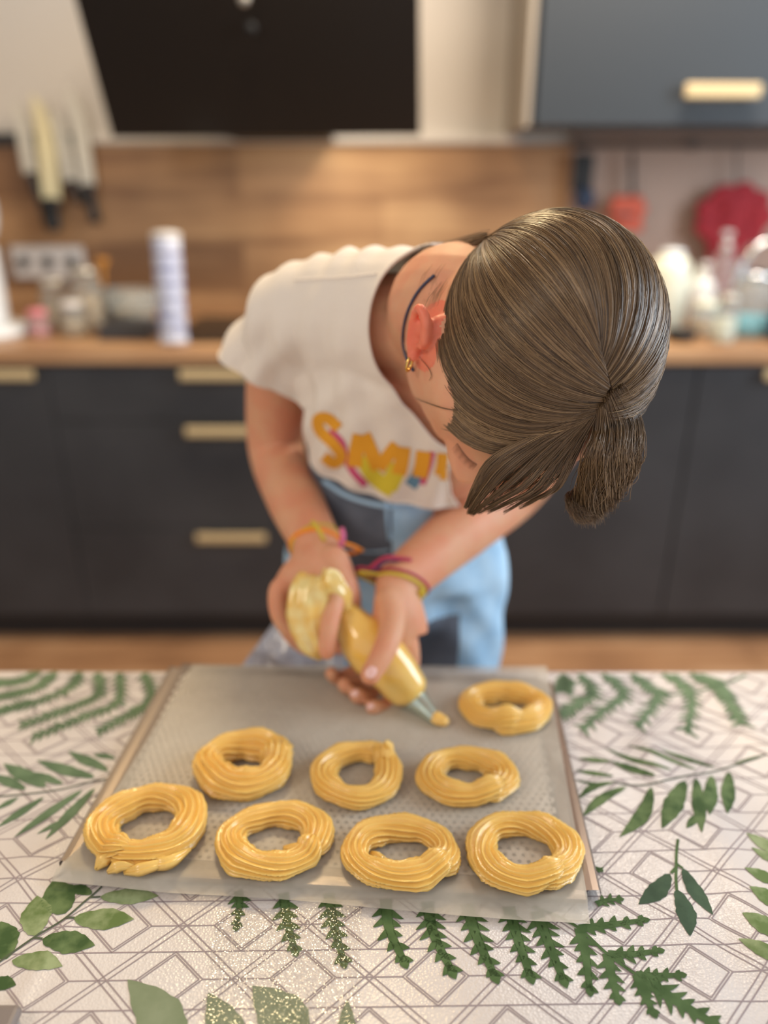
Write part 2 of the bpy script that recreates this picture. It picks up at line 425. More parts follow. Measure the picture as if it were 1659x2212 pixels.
# ------------------------------------------------------------------ upper cabinet, hood
UY = WALL_Y - .36
ux0 = PY(1150, 200, UY).x; ux1 = ux0 + .95; uz0 = PY(1300, 268, UY).z
t = empty('wall_cabinet', (ux0, UY, uz0), 'grey wall cabinet with one long pale handle at upper right', 'cabinet')
box('carcass', (ux0, UY + .02, uz0), (ux1, WALL_Y - .001, uz0 + .75), M['carcass'], t)
d = box('door', (ux0 + .012, UY, uz0 - .004), (ux1 - .001, UY + .019, uz0 + .75), M['upper'], t, bev=.0015, seg=1)
box('side_panel', (ux0 - .016, UY + .004, uz0 - .006), (ux0 - .0005, WALL_Y - .002, uz0 + .75), M['upper_side'], t, bev=.001, seg=1)
ha = PY(1480, 196, UY - .03); hb = PY(1644, 196, UY - .03)
h = box('handle', (ha.x, UY - .036, ha.z - .017), (hb.x, UY - .02, ha.z + .017), M['brass'], d, bev=.005)
for q in (ha.x + .03, hb.x - .03):
    box('handle_post', (q - .006, UY - .021, ha.z - .006), (q + .006, UY + .002, ha.z + .006), M['brass'], t)

t = empty('cooker_hood', (0, 2.4, 1.4), 'large black slanted cooker hood above the hob', 'hood')
yb, yt = 2.33, 2.16
bl = PY(243, 297, yb); br_ = PY(908, 292, yb); tl = PY(146, -60, yt); tr = PY(905, -60, yt)
n_ = Vector((0, 1, .35)).normalized() * .03
vv = [bl, br_, tr, tl] + [p + n_ for p in (bl, br_, tr, tl)]
mesh('glass_front', vv, [(0, 1, 2, 3), (7, 6, 5, 4), (0, 4, 5, 1), (1, 5, 6, 2), (2, 6, 7, 3), (3, 7, 4, 0)], M['black_glass'], t, smooth=False)
box('body', (bl.x + .3, yb + .03, PY(600, 300, 2.45).z), (br_.x - .25, WALL_Y - .031, bl.z + .42), M['black_plastic'], t, bev=.004)
a = PY(530, 2, 2.16); lathe('control_lamp', [(.012, 0), (.012, .006), (.008, .008)], a + Vector((0, -.016, 0)), M['steel'], t, n=16, axis=(0, -1, -.35))
a = PY(542, 60, 2.2); lathe('control_knob', [(.014, 0), (.013, .008), (.010, .012)], PY(542, 60, 2.19), M['black_plastic'], t, n=16, axis=(0, -1, -.35))

# ------------------------------------------------------------------ knives on magnetic bar
t = empty('knife_bar', (PY(60, 300, WALL_Y).x, WALL_Y - .02, PY(60, 300, WALL_Y).z), 'dark magnetic knife bar on the wall at left', 'knife rack')
a = PY(-150, 300, WALL_Y - .02); b_ = PY(192, 300, WALL_Y - .02)
box('bar', (a.x, WALL_Y - .032, a.z - .02), (b_.x, WALL_Y - .0185, a.z + .015), M['black_plastic'], t, bev=.003)
KY = WALL_Y - .045
def knife(tip, neck, end, wpx, blade, label):
    KY = WALL_Y - .045 - (.012 if blade == M['cream_blade'] else 0)
    tp = PY(*tip, KY); nk = PY(*neck, KY); en = PY(*end, KY)
    t = empty('knife', nk, label, 'knife', 'knives on the wall bar')
    hw = wpx / 2 / 640
    ax = (tp - nk).normalized(); sd = Vector((ax.z, 0, -ax.x))
    L = (tp - nk).length
    V, Fs = [], []
    ks = [0, .2, .5, .75, .9, 1.0]; wa = [1, 1, 1, .85, .55, .06]
    for k, q in zip(ks, wa):
        c = nk + ax * L * k
        for s_, y_ in ((-1, -.0015), (-1, .0015), (1, .0004), (1, -.0004)):
            off = sd * hw * (s_ if s_ < 0 else (2 * q - 1))
            V.append(c + off + Vector((0, y_, 0)))
    for i in range(len(ks) - 1):
        for j in range(4):
            Fs.append((i * 4 + j, i * 4 + (j + 1) % 4, i * 4 + 4 + (j + 1) % 4, i * 4 + 4 + j))
    Fs += [(3, 2, 1, 0), tuple(len(V) - 4 + i for i in range(4))]
    mesh('blade', V, Fs, blade, t, smooth=False)
    tube('handle', catmull([nk + ax * .004, nk.lerp(en, .3), nk.lerp(en, .7), en], 14), np.interp(np.linspace(0, 1, 14), [0, .1, .5, .9, 1], [hw * .6, hw * .75, hw * .6, hw * .8, hw * .3]), M['black_plastic'], t)
knife((38, 215), (66, 375), (112, 500), 26, M['pale_blade'], 'leftmost pale-bladed knife on the bar with a long black handle')
knife((88, 205), (112, 430), (118, 500), 36, M['cream_blade'], 'longest cream-bladed knife, second from left on the bar')
knife((122, 235), (152, 392), (176, 440), 24, M['pale_blade'], 'narrow pale knife, third from left on the bar')
knife((160, 190), (190, 400), (206, 484), 30, M['pale_blade'], 'pale knife at the right end of the bar with a thick black handle')

# ------------------------------------------------------------------ things on the worktop, left
def onwt(px, y):                               # worktop point below pixel column px at distance y
    return Vector((PY(px, 700, y).x, y, WT + .0008))
S = lambda y: F_PX / (y * math.cos(PITCH) + .2)
# stand mixer (only its right part is in view)
b0 = onwt(-40, 2.22)
t = empty('stand_mixer', b0, 'white stand mixer partly cut off at the left edge', 'mixer')
lathe('base', [(.13, 0), (.135, .012), (.125, .026), (.06, .034)], b0, M['white'], t)
tube('column', catmull([b0 + Vector((-.01, .0, .03)), b0 + Vector((-.0, .02, .13)), b0 + Vector((0.01, .03, .24))], 12), np.linspace(.085, .055, 12), M['white'], t, n=24)
tube('motor_head', catmull([b0 + Vector((-.26, -.0, .31)), b0 + Vector((-.12, 0, .32)), b0 + Vector((.0, 0, .33)), b0 + Vector((.055, 0, .33)), b0 + Vector((.08, 0, .33))], 24), np.interp(np.linspace(0, 1, 24), [0, .2, .8, .93, 1], [.06, .078, .085, .06, .01]), M['white'], t, n=28)
# socket strip
a = PY(22, 532, WALL_Y - .02); b_ = PY(188, 600, WALL_Y - .02)
t = empty('wall_socket_panel', a, 'white triple wall socket panel between mixer and glass jars', 'socket')
box('plate', (a.x, WALL_Y - .03, b_.z), (b_.x, WALL_Y - .0185, a.z), M['white_matte'], t, bev=.003)
for q in range(3):
    cx = a.x + (b_.x - a.x) * (q + .5) / 3
    lathe('socket_well', [(.019, 0), (.019, .003), (.016, .003), (.015, .0015)], (cx, WALL_Y - .0302, (a.z + b_.z) / 2), M['charcoal'], t, n=20, axis=(0, -1, 0))
# jars
def jar(px, y, r, h, fill, lid, label, grp='jars on the worktop', lidh=.02):
    p = onwt(px, y); t = empty('glass_jar', p, label, 'jar', grp)
    lathe('glass', [(r * .9, 0), (r, .006), (r, h * .8), (r * .8, h * .93), (r * .78, h)], p, M['glass'], t, n=28)
    lathe('contents', [(r * .86, .004), (r * .9, .008), (r * .9, h * .6), (r * .5, h * .64)], p, fill, t, n=24)
    lathe('lid', [(r * .84, h), (r * .86, h + lidh * .8), (r * .7, h + lidh), (r * .2, h + lidh * 1.1)], p, lid, t, n=24)
jar(84, 2.2, .030, .052, M['pink'], M['pink'], 'small jar with a pink lid beside the mixer')
jar(128, 2.34, .042, .12, M['grain'], M['steel'], 'glass jar of pale flakes right of the pink jar')
jar(160, 2.2, .034, .075, M['grain'], M['white_matte'], 'short glass jar with a white lid in front of the tall jars')
jar(196, 2.3, .045, .155, M['grain'], M['steel'], 'tallest glass jar with a steel lid, left of the dark box')
p = onwt(232, 2.42)
t = empty('utensil_pot', p, 'pot with an amber spatula behind the jars', 'utensil pot')
lathe('pot', [(.035, 0), (.04, .01), (.042, .11), (.038, .11), (.036, .012)], p, M['charcoal'], t, n=24)
tube('spatula', catmull([p + Vector((0, 0, .02)), p + Vector((.005, 0, .14)), p + Vector((.01, 0, .19))], 10), np.interp(np.linspace(0, 1, 10), [0, .6, 1], [.004, .006, .02]), M['amber'], t)
p = onwt(292, 2.34)
t = empty('glass_bowl', p, 'rounded clear glass bowl behind the dark box', 'bowl')
lathe('bowl', [(.03, 0), (.055, .02), (.075, .07), (.078, .11), (.074, .11), (.07, .07), (.05, .024), (.02, .006)], p, M['glass'], t)
lathe('contents', [(.02, .008), (.048, .026), (.06, .05), (.03, .056)], p, M['grain'], t)
p0 = onwt(208, 2.12); p1 = onwt(335, 2.2)
t = empty('low_box', p0, 'low charcoal box lying on the worktop beside the striped tube', 'box')
box('box_body', (p0.x, 2.12, WT + .001), (p1.x, 2.26, WT + .03), M['charcoal'], t, bev=.003)
box('box_lid', (p0.x - .002, 2.118, WT + .0302), (p1.x + .002, 2.262, WT + .04), M['charcoal'], t, bev=.003)
p = onwt(372, 2.085)
t = empty('wrap_tube', p, 'tall lilac-blue patterned tube standing near the front of the worktop', 'tube')
top = Vector((p.x - .004, p.y + .04, WT + .26))
ax = (top - p)
lathe('tube_body', [(.036, 0), (.0365, .004), (.0365, .262), (.034, .266)], p, M['blue_foil'], t, n=28, axis=ax)
for q in range(6):
    lathe('printed_band', [(.0368, 0), (.0368, .008)], p + ax.normalized() * (.032 + q * .038), M['dark_blue'], t, n=28, axis=ax, cap=False)
lathe('tube_cap', [(.038, .262), (.038, .278), (.03, .282)], p, M['white_matte'], t, n=28, axis=ax)
lathe('tube_foot', [(.038, -.0), (.038, .014)], p, M['blue_foil'], t, n=28, axis=ax)

# ------------------------------------------------------------------ right: rail with hanging things
RY = WALL_Y - .05
a = PY(1240, 312, RY); b_ = PY(1760, 312, RY)
t = empty('utensil_rail', a, 'dark metal rail under the wall cabinet holding hanging utensils', 'rail')
tube('rail_bar', [a, (a + b_) / 2, b_], .008, M['black_plastic'], t)
for q in (.02, .5, .98):
    c = a.lerp(b_, q); box('bracket', (c.x - .008, c.y - .004, c.z - .012), (c.x + .008, WALL_Y - .0165, c.z + .012), M['black_plastic'], t, bev=.002)
def hook(px): 
    c = PY(px, 312, RY); return c
def hang(name, px, label, cat):
    c = hook(px); t = empty(name, c, label, cat, 'things hanging from the rail'); return c, t
def s_hook(c, t):
    tube('hook', catmull([c + Vector((0, .011, -.002)), c + Vector((0, .004, .012)), c + Vector((0, -.011, .006)), c + Vector((0, -.012, -.02)), c + Vector((0, -.004, -.03))], 14), .0018, M['black_plastic'], t, n=6)
c, t = hang('hanging_ladle', 1262, 'dark blue-grey ladle hanging at the left end of the rail', 'ladle'); s_hook(c, t)
e = PY(1262, 415, RY - .01)
box('handle', (c.x - .03, RY - .018, e.z), (c.x + .032, RY - .008, c.z - .026), M['black_plastic'], t, bev=.005)
bb = Blob(); bb.ball(e + Vector((0, -.01, -.02)), (.034, .02, .036)); link('scoop', bb.fuse(.004, 2), M['navy'], t)
c, t = hang('hanging_spatula', 1366, 'black spatula with a thin handle hanging above the orange gloves', 'spatula'); s_hook(c, t)
e = PY(1366, 425, RY - .01)
tube('handle', [c + Vector((0, -.01, -.026)), e], .007, M['black_plastic'], t)
box('spatula_blade', (e.x - .03, RY - .016, e.z - .09), (e.x + .028, RY - .010, e.z + .002), M['navy'], t, bev=.002)
c = PY(1356, 458, RY - .04)
t = empty('silicone_mitt', c, 'orange-red silicone oven mitt partly hidden behind the hair', 'oven mitt')
bb = Blob(); bb.limb([c + Vector((-.05, 0, -.0)), c + Vector((.045, 0, .01))], [(.05, .014), (.038, .014)], flat=(0, 0, 1)); bb.limb([c + Vector((-.02, 0, -.03)), c + Vector((.04, 0, -.045))], [.02, .014])
link('mitt_body', bb.fuse(.004, 3), M['orange'], t)
tube('hanging_strap', catmull([c + Vector((0, .0, .03)), c + Vector((.01, .012, .075)), c + Vector((-.0, .02, .13))], 10), .003, M['black_plastic'], t, n=6)
box('mitt_slot', (c.x - .05, RY - .058, c.z - .014), (c.x + .015, RY - .05, c.z - .004), M['charcoal'], t, bev=.002)
c, t = hang('red_potholder', 1592, 'red scalloped cloth hanging from the rail behind the soap bottles', 'potholder'); s_hook(c, t)
cc = PY(1585, 470, RY - .02)
tube('hanging_loop', [c + Vector((0, -.01, -.026)), cc + Vector((0, 0, .06))], .003, M['charcoal'], t, n=6)
bb = Blob()
for q in range(9):
    an = q / 9 * 2 * math.pi; rr = .085
    bb.ball(cc + Vector((math.cos(an) * rr, rnd.uniform(-.004, .004), math.sin(an) * rr * .82)), (.042, .014, .036), n=10)
for q in range(14):
    an = rnd.random() * 6.28; rr = rnd.random() * .07
    bb.ball(cc + Vector((math.cos(an) * rr, -.008, math.sin(an) * rr * .8)), (.026, .016, .024), n=8)
bb.limb([cc + Vector((.0, 0, -.05)), cc + Vector((-.02, -.0, -.16)), cc + Vector((-.03, 0, -.24))], [(.07, .014), (.045, .014), (.02, .012)], flat=(1, 0, 0))
link('cloth', bb.fuse(.005, 3), M['red'], t)
# white jug
p = onwt(1432, 2.22)
t = empty('white_canister', p, 'tall cream white canister just right of the head on the worktop', 'canister')
lathe('body', [(.05, 0), (.055, .006), (.056, .17), (.05, .2), (.03, .215)], p + Vector((0, 0, 0)), M['cream'], t)
lathe('lid', [(.032, .215), (.034, .225), (.02, .232)], p, M['white'], t)
tube('spout', catmull([p + Vector((.045, 0, .12)), p + Vector((.075, 0, .15)), p + Vector((.085, 0, .18))], 8), np.linspace(.012, .006, 8), M['cream'], t)
p = onwt(1475, 2.12)
t = empty('dark_dish', p, 'small dark dish between canister and soap bottle', 'dish')
lathe('dish', [(.025, 0), (.036, .012), (.042, .028), (.038, .028), (.03, .01)], p, M['black_plastic'], t)
p = onwt(1510, 2.42)
def pump(px, y, h, r, m, label):
    p = onwt(px, y); t = empty('soap_bottle', p, label, 'soap bottle', 'soap bottles by the sink')
    lathe('bottle', [(r * .9, 0), (r, .008), (r, h * .72), (r * .5, h * .84), (r * .35, h * .87)], p, m, t)
    lathe('collar', [(r * .4, h * .87), (r * .42, h * .93), (r * .15, h * .95)], p, M['white_matte'], t, n=20)
    tube('pump_stem', [p + Vector((0, 0, h * .94)), p + Vector((0, 0, h * 1.02))], .005, M['white_matte'], t, n=8)
    box('pump_head', p + Vector((-.018, -.008, h * 1.02)), p + Vector((.012, .008, h * 1.02 + .014)), M['white_matte'], t, bev=.003)
pump(1508, 2.34, .17, .034, M['white'], 'pale blue-white soap bottle with pump, nearer the canister')
pump(1543, 2.42, .25, .038, M['glass'], 'taller clear soap bottle with white pump before the red cloth')
jar(1520, 2.2, .038, .075, M['grain'], M['cream'], 'squat glass jar of pale contents in front of the soap bottles')
jar(1566, 2.1, .03, .105, M['cream'], M['steel'], 'clear jar with yellowish contents left of the kettle')
p = onwt(1618, 2.2)
t = empty('glass_kettle', p, 'glass kettle with a big arched handle at the right edge', 'kettle')
lathe('kettle_body', [(.05, 0), (.055, .006), (.058, .06), (.05, .12), (.04, .15)], p, M['glass'], t)
lathe('liquid', [(.045, .005), (.048, .012), (.05, .058), (.02, .062)], p, M['cyan'], t)
lathe('collar', [(.04, .15), (.044, .165), (.038, .172), (.01, .18)], p, M['chrome'], t)
hp = [p + Vector((math.cos(q) * .085 + .03, 0, .14 + math.sin(q) * .115)) for q in np.linspace(math.pi * 1.05, math.pi * -.05, 22)]
tube('kettle_handle', hp, .009, M['chrome'], t, n=12)
p = onwt(1690, 2.12)
t = empty('blue_bottle', p, 'dark blue bottle cut off by the right frame edge', 'bottle')
lathe('bottle', [(.03, 0), (.034, .008), (.034, .06), (.02, .085), (.016, .1)], p, M['navy'], t)
lathe('cap', [(.018, .1), (.018, .12), (.01, .123)], p, M['white'], t)

# ------------------------------------------------------------------ table with vinyl cloth
TY1 = PZ(830, 1452, TABLE_Z).y
t = empty('kitchen_table', (0, .3, 0), 'rectangular table standing under the leaf-patterned cloth', 'table')
box('tabletop', (-.72, -.25, TABLE_Z - .032), (.86, TY1 - .006, TABLE_Z - .004), M['worktop'], t, bev=.003)
for sx in (-.66, .80):
    for sy in (-.2, TY1 - .08):
        box('leg', (sx - .03, sy - .03, .001), (sx + .03, sy + .03, TABLE_Z - .033), M['worktop'], t, bev=.003)
ridges = []                                    # creases of the cloth as (x, y, dirx, diry, half-width, length, height)
def crease(a, b, wd, ht):
    A = PZ(*a, TABLE_Z); B = PZ(*b, TABLE_Z); ridges.append((A.x, A.y, B.x, B.y, wd, ht))
crease((1290, 1560), (1330, 1900), .014, .0035); crease((1400, 1620), (1470, 1960), .018, .0035)
crease((1360, 1800), (1560, 2200), .014, .0045); crease((1500, 1700), (1659, 2060), .02, .003)
crease((240, 1640), (30, 1900), .02, .003); crease((180, 1950), (20, 2200), .006, .0022); crease((1290, 2010), (1420, 2190), .014, .0025)
crease((1560, 1500), (1659, 1620), .02, .003); crease((60, 1500), (200, 1560), .02, .002)
RA = np.array(ridges)
def cloth_z(x, y):
    A = RA[:, 0:2]; Bv = RA[:, 2:4] - A; p = np.array((x, y)) - A
    L2 = (Bv ** 2).sum(1); u = (p * Bv).sum(1) / L2
    uc = np.clip(u, 0, 1); dx = p - Bv * uc[:, None]; d2 = (dx ** 2).sum(1)
    z = (RA[:, 5] * np.exp(-d2 / RA[:, 4] ** 2)).sum()
    k = math.exp(-max(0, .25 - abs(x)) * 40) if abs(x) < .25 else 1   # flat under the tray
    return TABLE_Z + z * max(k, .0) + .0007 * noise.noise(Vector((x * 9, y * 9, 0))) * (1 if k > .5 else .2)
nx, ny = 400, 220
X0, X1, Y0 = -.76, .90, -.28
V, Fs = [], []
for j in range(ny + 1):
    for i in range(nx + 1):
        x = X0 + (X1 - X0) * i / nx; y = Y0 + (TY1 - Y0) * j / ny
        V.append((x, y, cloth_z(x, y)))
base = len(V)
for k, (dy, dz) in enumerate([(.002, -.0008), (.0032, -.003), (.0035, -.03), (.006, -.09), (.004, -.16)]):
    for i in range(nx + 1):
        x = X0 + (X1 - X0) * i / nx
        V.append((x, TY1 + dy + (0.006 * math.sin(x * 30) * k / 4), cloth_z(x, TY1) + dz))
for j in range(ny + 5):
    for i in range(nx):
        a = j * (nx + 1) + i; Fs.append((a, a + 1, a + nx + 2, a + nx + 1))
cloth = mesh('tablecloth', V, Fs, M['vinyl'])
tag(cloth, 'pale vinyl tablecloth printed with green leaves and mauve geometric lines', 'tablecloth')

class Print:
    def __init__(s, h): s.v = []; s.f = []; s.h = h
    def pt(s, x, y): s.v.append((x, y, cloth_z(x, y) + s.h)); return len(s.v) - 1
    def quadstrip(s, L, R):
        idx = [(s.pt(*a), s.pt(*b)) for a, b in zip(L, R)]
        for (a, b), (c, d) in zip(idx[:-1], idx[1:]): s.f.append((a, b, d, c))
    def line(s, a, b, wd):
        a = np.array(a); b = np.array(b); d = b - a; L = np.linalg.norm(d); n = max(2, int(L / .008)) + 1
        nn = np.array((-d[1], d[0])) / L * wd / 2
        q = [a + d * k / (n - 1) for k in range(n)]
        s.quadstrip([x + nn for x in q], [x - nn for x in q])
    def leaf(s, a, b, wd, bend=0.0, n=14, fat=.45):
        a = np.array(a); b = np.array(b); d = b - a; L = np.linalg.norm(d); nn = np.array((-d[1], d[0])) / L
        Ls, Ms, Rs = [], [], []
        for k in range(n + 1):
            u = k / n; wq = (u ** fat if u < .5 else .5 ** fat * (1 - ((u - .5) / .5) ** 1.7)) / .5 ** fat * wd / 2
            wq *= 1 + .06 * math.sin(u * 31 + L * 900)
            c = a + d * u + nn * bend * L * math.sin(math.pi * u)
            Ls.append(c + nn * wq); Ms.append(c); Rs.append(c - nn * wq)
        s.quadstrip(Ls, Ms); s.quadstrip(Ms, Rs)
    def curve(s, pts, wd):
        c = catmull(pts, len(pts) * 8); T = np.gradient(c, axis=0); T /= np.linalg.norm(T, axis=1)[:, None] + 1e-9
        N = np.stack([-T[:, 1], T[:, 0]], 1)
        s.quadstrip(c + N * wd / 2, c - N * wd / 2)
    def frond(s, pts, wd, lobes, taper=True, fat=.5):
        c = catmull(pts, 40); T = np.gradient(c, axis=0); T /= np.linalg.norm(T, axis=1)[:, None] + 1e-9
        N = np.stack([-T[:, 1], T[:, 0]], 1)
        w0 = wd * .24
        ww = w0 * (1 - .5 * np.linspace(0, 1, 40))
        s.quadstrip(c + N * ww[:, None] / 2 * 1.6, c - N * ww[:, None] / 2 * 1.6)
        seg = np.linalg.norm(c[-1] - c[0]) / lobes
        for k in range(lobes):
            for sd in (-1, 1):
                i = min(39, int((k + (.25 if sd > 0 else .0) + .4) / lobes * 39))
                u = i / 39; L = wd * .74 * (1 - .45 * u if taper else 1) * rnd.uniform(.85, 1.1)
                dr = T[i] * .95 + N[i] * sd; dr /= np.linalg.norm(dr)
                a = c[i] - dr * w0 * .2
                s.leaf(a, a + dr * L, max(seg * fat, wd * .16), bend=-.1 * sd, n=6, fat=.25)
        s.leaf(c[-4], c[-1] + T[-1] * wd * .25, wd * .3, n=6)
    def done(s, name, m):
        return mesh(name, s.v, s.f, m, cloth)
g = lambda px, py: tuple(PZ(px, py, TABLE_Z))[:2]
inside = lambda x, y: X0 + .01 < x < X1 - .01 and Y0 + .01 < y < TY1 - .002

# geometric lines: star lattice
pr = Print(.00025)
s0 = np.array(g(397, 2000)); s1 = np.array(g(510, 2115)); s2 = np.array(g(798, 2111)); 
ex = (s2 - s1); Pp = np.linalg.norm(ex); ex = ex / Pp; ey = np.array((-ex[1], ex[0]))
hh = abs((s0 - s1) @ ey)
def cl(a, b, wd=.0009):                        # clip to cloth by sampling ends
    A = np.array(a); B = np.array(b)
    n = 6
    for k in range(n):
        p = A + (B - A) * k / n; q = A + (B - A) * (k + 1) / n
        if inside(*p) and inside(*q): pr.line(p, q, wd)
off = .0020
for r in range(-6, 26):
    yrow = r * hh
    for c_ in range(-11, 11):
        st = s1 + ex * (c_ * Pp + (Pp / 2 if r % 2 else 0)) + ey * yrow
        if not (X0 - .2 < st[0] < X1 + .2 and Y0 - .1 < st[1] < TY1 + .1): continue
        for sg in (-1, 1):
            en = st + ex * sg * Pp / 2 + ey * hh
            d = (en - st) / np.linalg.norm(en - st); nn = np.array((-d[1], d[0]))
            for o_ in (-1, 1): cl(st + nn * o_ * off, en + nn * o_ * off)
        cl(st - ex * Pp / 4, st + ex * Pp / 4)
        cl(st - ex * Pp / 2 + ey * hh / 2, st + ex * Pp / 2 + ey * hh / 2)
        cen = st + ex * Pp / 2                 # centre of the rhombus to the right of this star
        q = [cen - ex * Pp / 4, cen + ey * hh / 2, cen + ex * Pp / 4, cen - ey * hh / 2]
        for k in range(4):
            a_, b_ = q[k], q[(k + 1) % 4]
            cl(a_, b_)
            ia = cen + (a_ - cen) * .89; ib = cen + (b_ - cen) * .89
            cl(ia, ib)
pr.done('printed_lines', M['line'])

def sprig(leaves, stems, m, scale, ox, oy, stem_w=.0016, name='printed_leaves', h=.0005, sm=None):
    st = Print(h + .0001)
    for L in leaves:
        (x0, y0, x1, y1, wd) = L[:5]; bend = L[5] if len(L) > 5 else 0
        a = g(ox + x0 / scale, oy + y0 / scale); b = g(ox + x1 / scale, oy + y1 / scale)
        if not inside(*a) or not inside(*b): continue
        mid = PZ(ox + (x0 + x1) / 2 / scale, oy + (y0 + y1) / 2 / scale, TABLE_Z)
        dd = (mid - CAM).dot(FW)
        q = Print(h); q.leaf(a, b, wd / scale * dd / F_PX * 1.15, bend); q.done('printed_leaf', m)
    for s_ in stems:
        st.curve([g(ox + x / scale, oy + y / scale) for x, y in s_], stem_w)
    if st.v: st.done('printed_stem', sm or M['stem'])
# near left olive leaves (coordinates read on enlarged crops of the photograph)
sprig([(205, 1695, 220, 1460, 155), (435, 1595, 790, 1597, 130), (590, 1465, 935, 1460, 100), (70, 1840, 370, 1875, 112, .05)],
      [[(-80, 1900), (0, 1845), (200, 1705), (390, 1590), (530, 1470), (600, 1405)], [(390, 1592), (440, 1594)], [(530, 1470), (590, 1466)], [(200, 1706), (250, 1712)]], M['leaf_a'], 2.724, 0, 1400)
sprig([(385, 1565, 310, 1372, 172), (250, 1715, 560, 1752, 130), (540, 1450, 420, 1400, 60), (40, 1830, 5, 1610, 150), (-60, 1960, 95, 1985, 80)], [], M['leaf_b'], 2.724, 0, 1400)
# left mid palm
sprig([(640, 740, 400, 605, 60), (680, 665, 550, 630, 40), (560, 780, 215, 660, 70), (370, 805, 180, 730, 50), (270, 820, 20, 680, 80), (150, 835, -40, 745, 60), (-20, 950, 110, 880, 40), (260, 880, -20, 1060, 55), (490, 850, 80, 1120, 66), (560, 840, 270, 1145, 60), (400, 1020, 220, 1110, 34)],
      [[(-60, 880), (120, 865), (300, 845), (450, 825), (600, 790), (700, 780)]], M['fern_far'], 2.724, 0, 1400)
# bottom leaves reaching up from below the frame
sprig([(390, 2330, 276, 2117, 84, -.08), (510, 2330, 450, 2145, 70, -.05), (660, 2300, 545, 2130, 92, -.08), (748, 2290, 750, 2160, 34)], [], M['leaf_c'], 1, 0, 0)
# right mid sprig
sprig([(820, 1010, 590, 1365, 92, .08), (1060, 970, 895, 1310, 118), (1140, 950, 1180, 1345, 86), (1255, 920, 1235, 1220, 86), (1380, 890, 1365, 1200, 86), (1165, 1200, 1070, 1310, 50),
       (640, 1000, 325, 1215, 66, -.06), (550, 970, 300, 1085, 50, -.12), (550, 925, 270, 880, 42), (520, 985, 275, 950, 24, .05), (850, 935, 520, 815, 66), (530, 820, 290, 795, 44), (970, 890, 480, 720, 44, .05), (1150, 880, 640, 700, 40), (1280, 860, 880, 740, 42), (1420, 830, 1640, 780, 26)],
      [[(1640, 780), (1400, 850), (1250, 895), (1060, 935), (830, 990), (640, 985), (540, 960)]], M['leaf_b'], 3.325, 1160, 1400)
# trio of dark leaves
sprig([(1258, 22, 1130, 140, 66, .06), (1285, 85, 1340, 275, 70, .05), (1310, 0, 1435, 187, 60, -.04)],
      [[(1290, -118), (1284, -60), (1283, 0), (1282, 40), (1285, 90)], [(1283, -5), (1262, 20)], [(1283, -20), (1310, 0)]], M['dark_leaf'], 1.887, 780, 1880, stem_w=.0022, sm=M['fern'])
# right edge leaves
sprig([(1720, 60, 1560, 0, 60), (1740, 160, 1580, 78, 80), (1740, 290, 1550, 185, 86), (1760, 400, 1535, 285, 66), (1720, -60, 1570, -150, 60), (1720, -20, 1590, -90, 46)], [], M['leaf_a'], 1.887, 780, 1880)
# near fern hanging from under the tray
q = Print(.0007)
near = [((100, 120), (115, 240), (175, 375), 108, 5), ((270, 130), (295, 260), (370, 415), 110, 6), ((430, 140), (470, 270), (545, 435), 112, 6), ((600, 150), (635, 270), (690, 435), 112, 6), ((715, 170), (760, 290), (825, 450), 110, 6),
        ((890, 240), (915, 350), (932, 490), 92, 5), ((1005, 345), (1020, 430), (1045, 525), 88, 4), ((1125, 430), (1150, 500), (1190, 580), 84, 4),
        ((890, 240), (1010, 225), (1155, 205), 78, 5), ((1010, 345), (1100, 345), (1215, 330), 74, 4), ((1125, 430), (1200, 432), (1305, 430), 70, 4), ((1125, 430), (1260, 520), (1430, 625), 120, 6), ((960, 140), (1000, 125), (1055, 120), 60, 3)]
for a, b, c_, wd, lb in near:
    pp = [g(780 + x / 1.887, 1880 + y / 1.887) for x, y in (a, b, c_)]
    q = Print(.0007); q.frond(pp, wd / 1.887 * .52 / F_PX * 1.35, lb, fat=.50); q.done('printed_fern', M['fern'])
for a, b, c_, wd, lb in [((1030, 90), (1035, 150), (1022, 245), 84, 4), ((1225, 100), (1240, 220), (1275, 350), 100, 5), ((1420, 100), (1440, 230), (1485, 400), 104, 6)]:
    pp = [g(x / 2, 1880 + y / 2) for x, y in (a, b, c_)]
    q = Print(.0007); q.frond(pp, wd / 2 * .52 / F_PX * 1.35, lb, fat=.50); q.done('printed_fern', M['fern'])
q = Print(.0007)
q.curve([g(780 + x / 1.887, 1880 + y / 1.887) for x, y in [(700, 150), (800, 190), (890, 240), (1005, 345), (1125, 430), (1200, 480)]], .0024)
q.done('printed_stem', M['fern']); q = Print(.0007)
q.frond([g(1276, 1865), g(1284, 1875), g(1296, 1880)], .012, 2)
q.done('printed_fern', M['fern'])
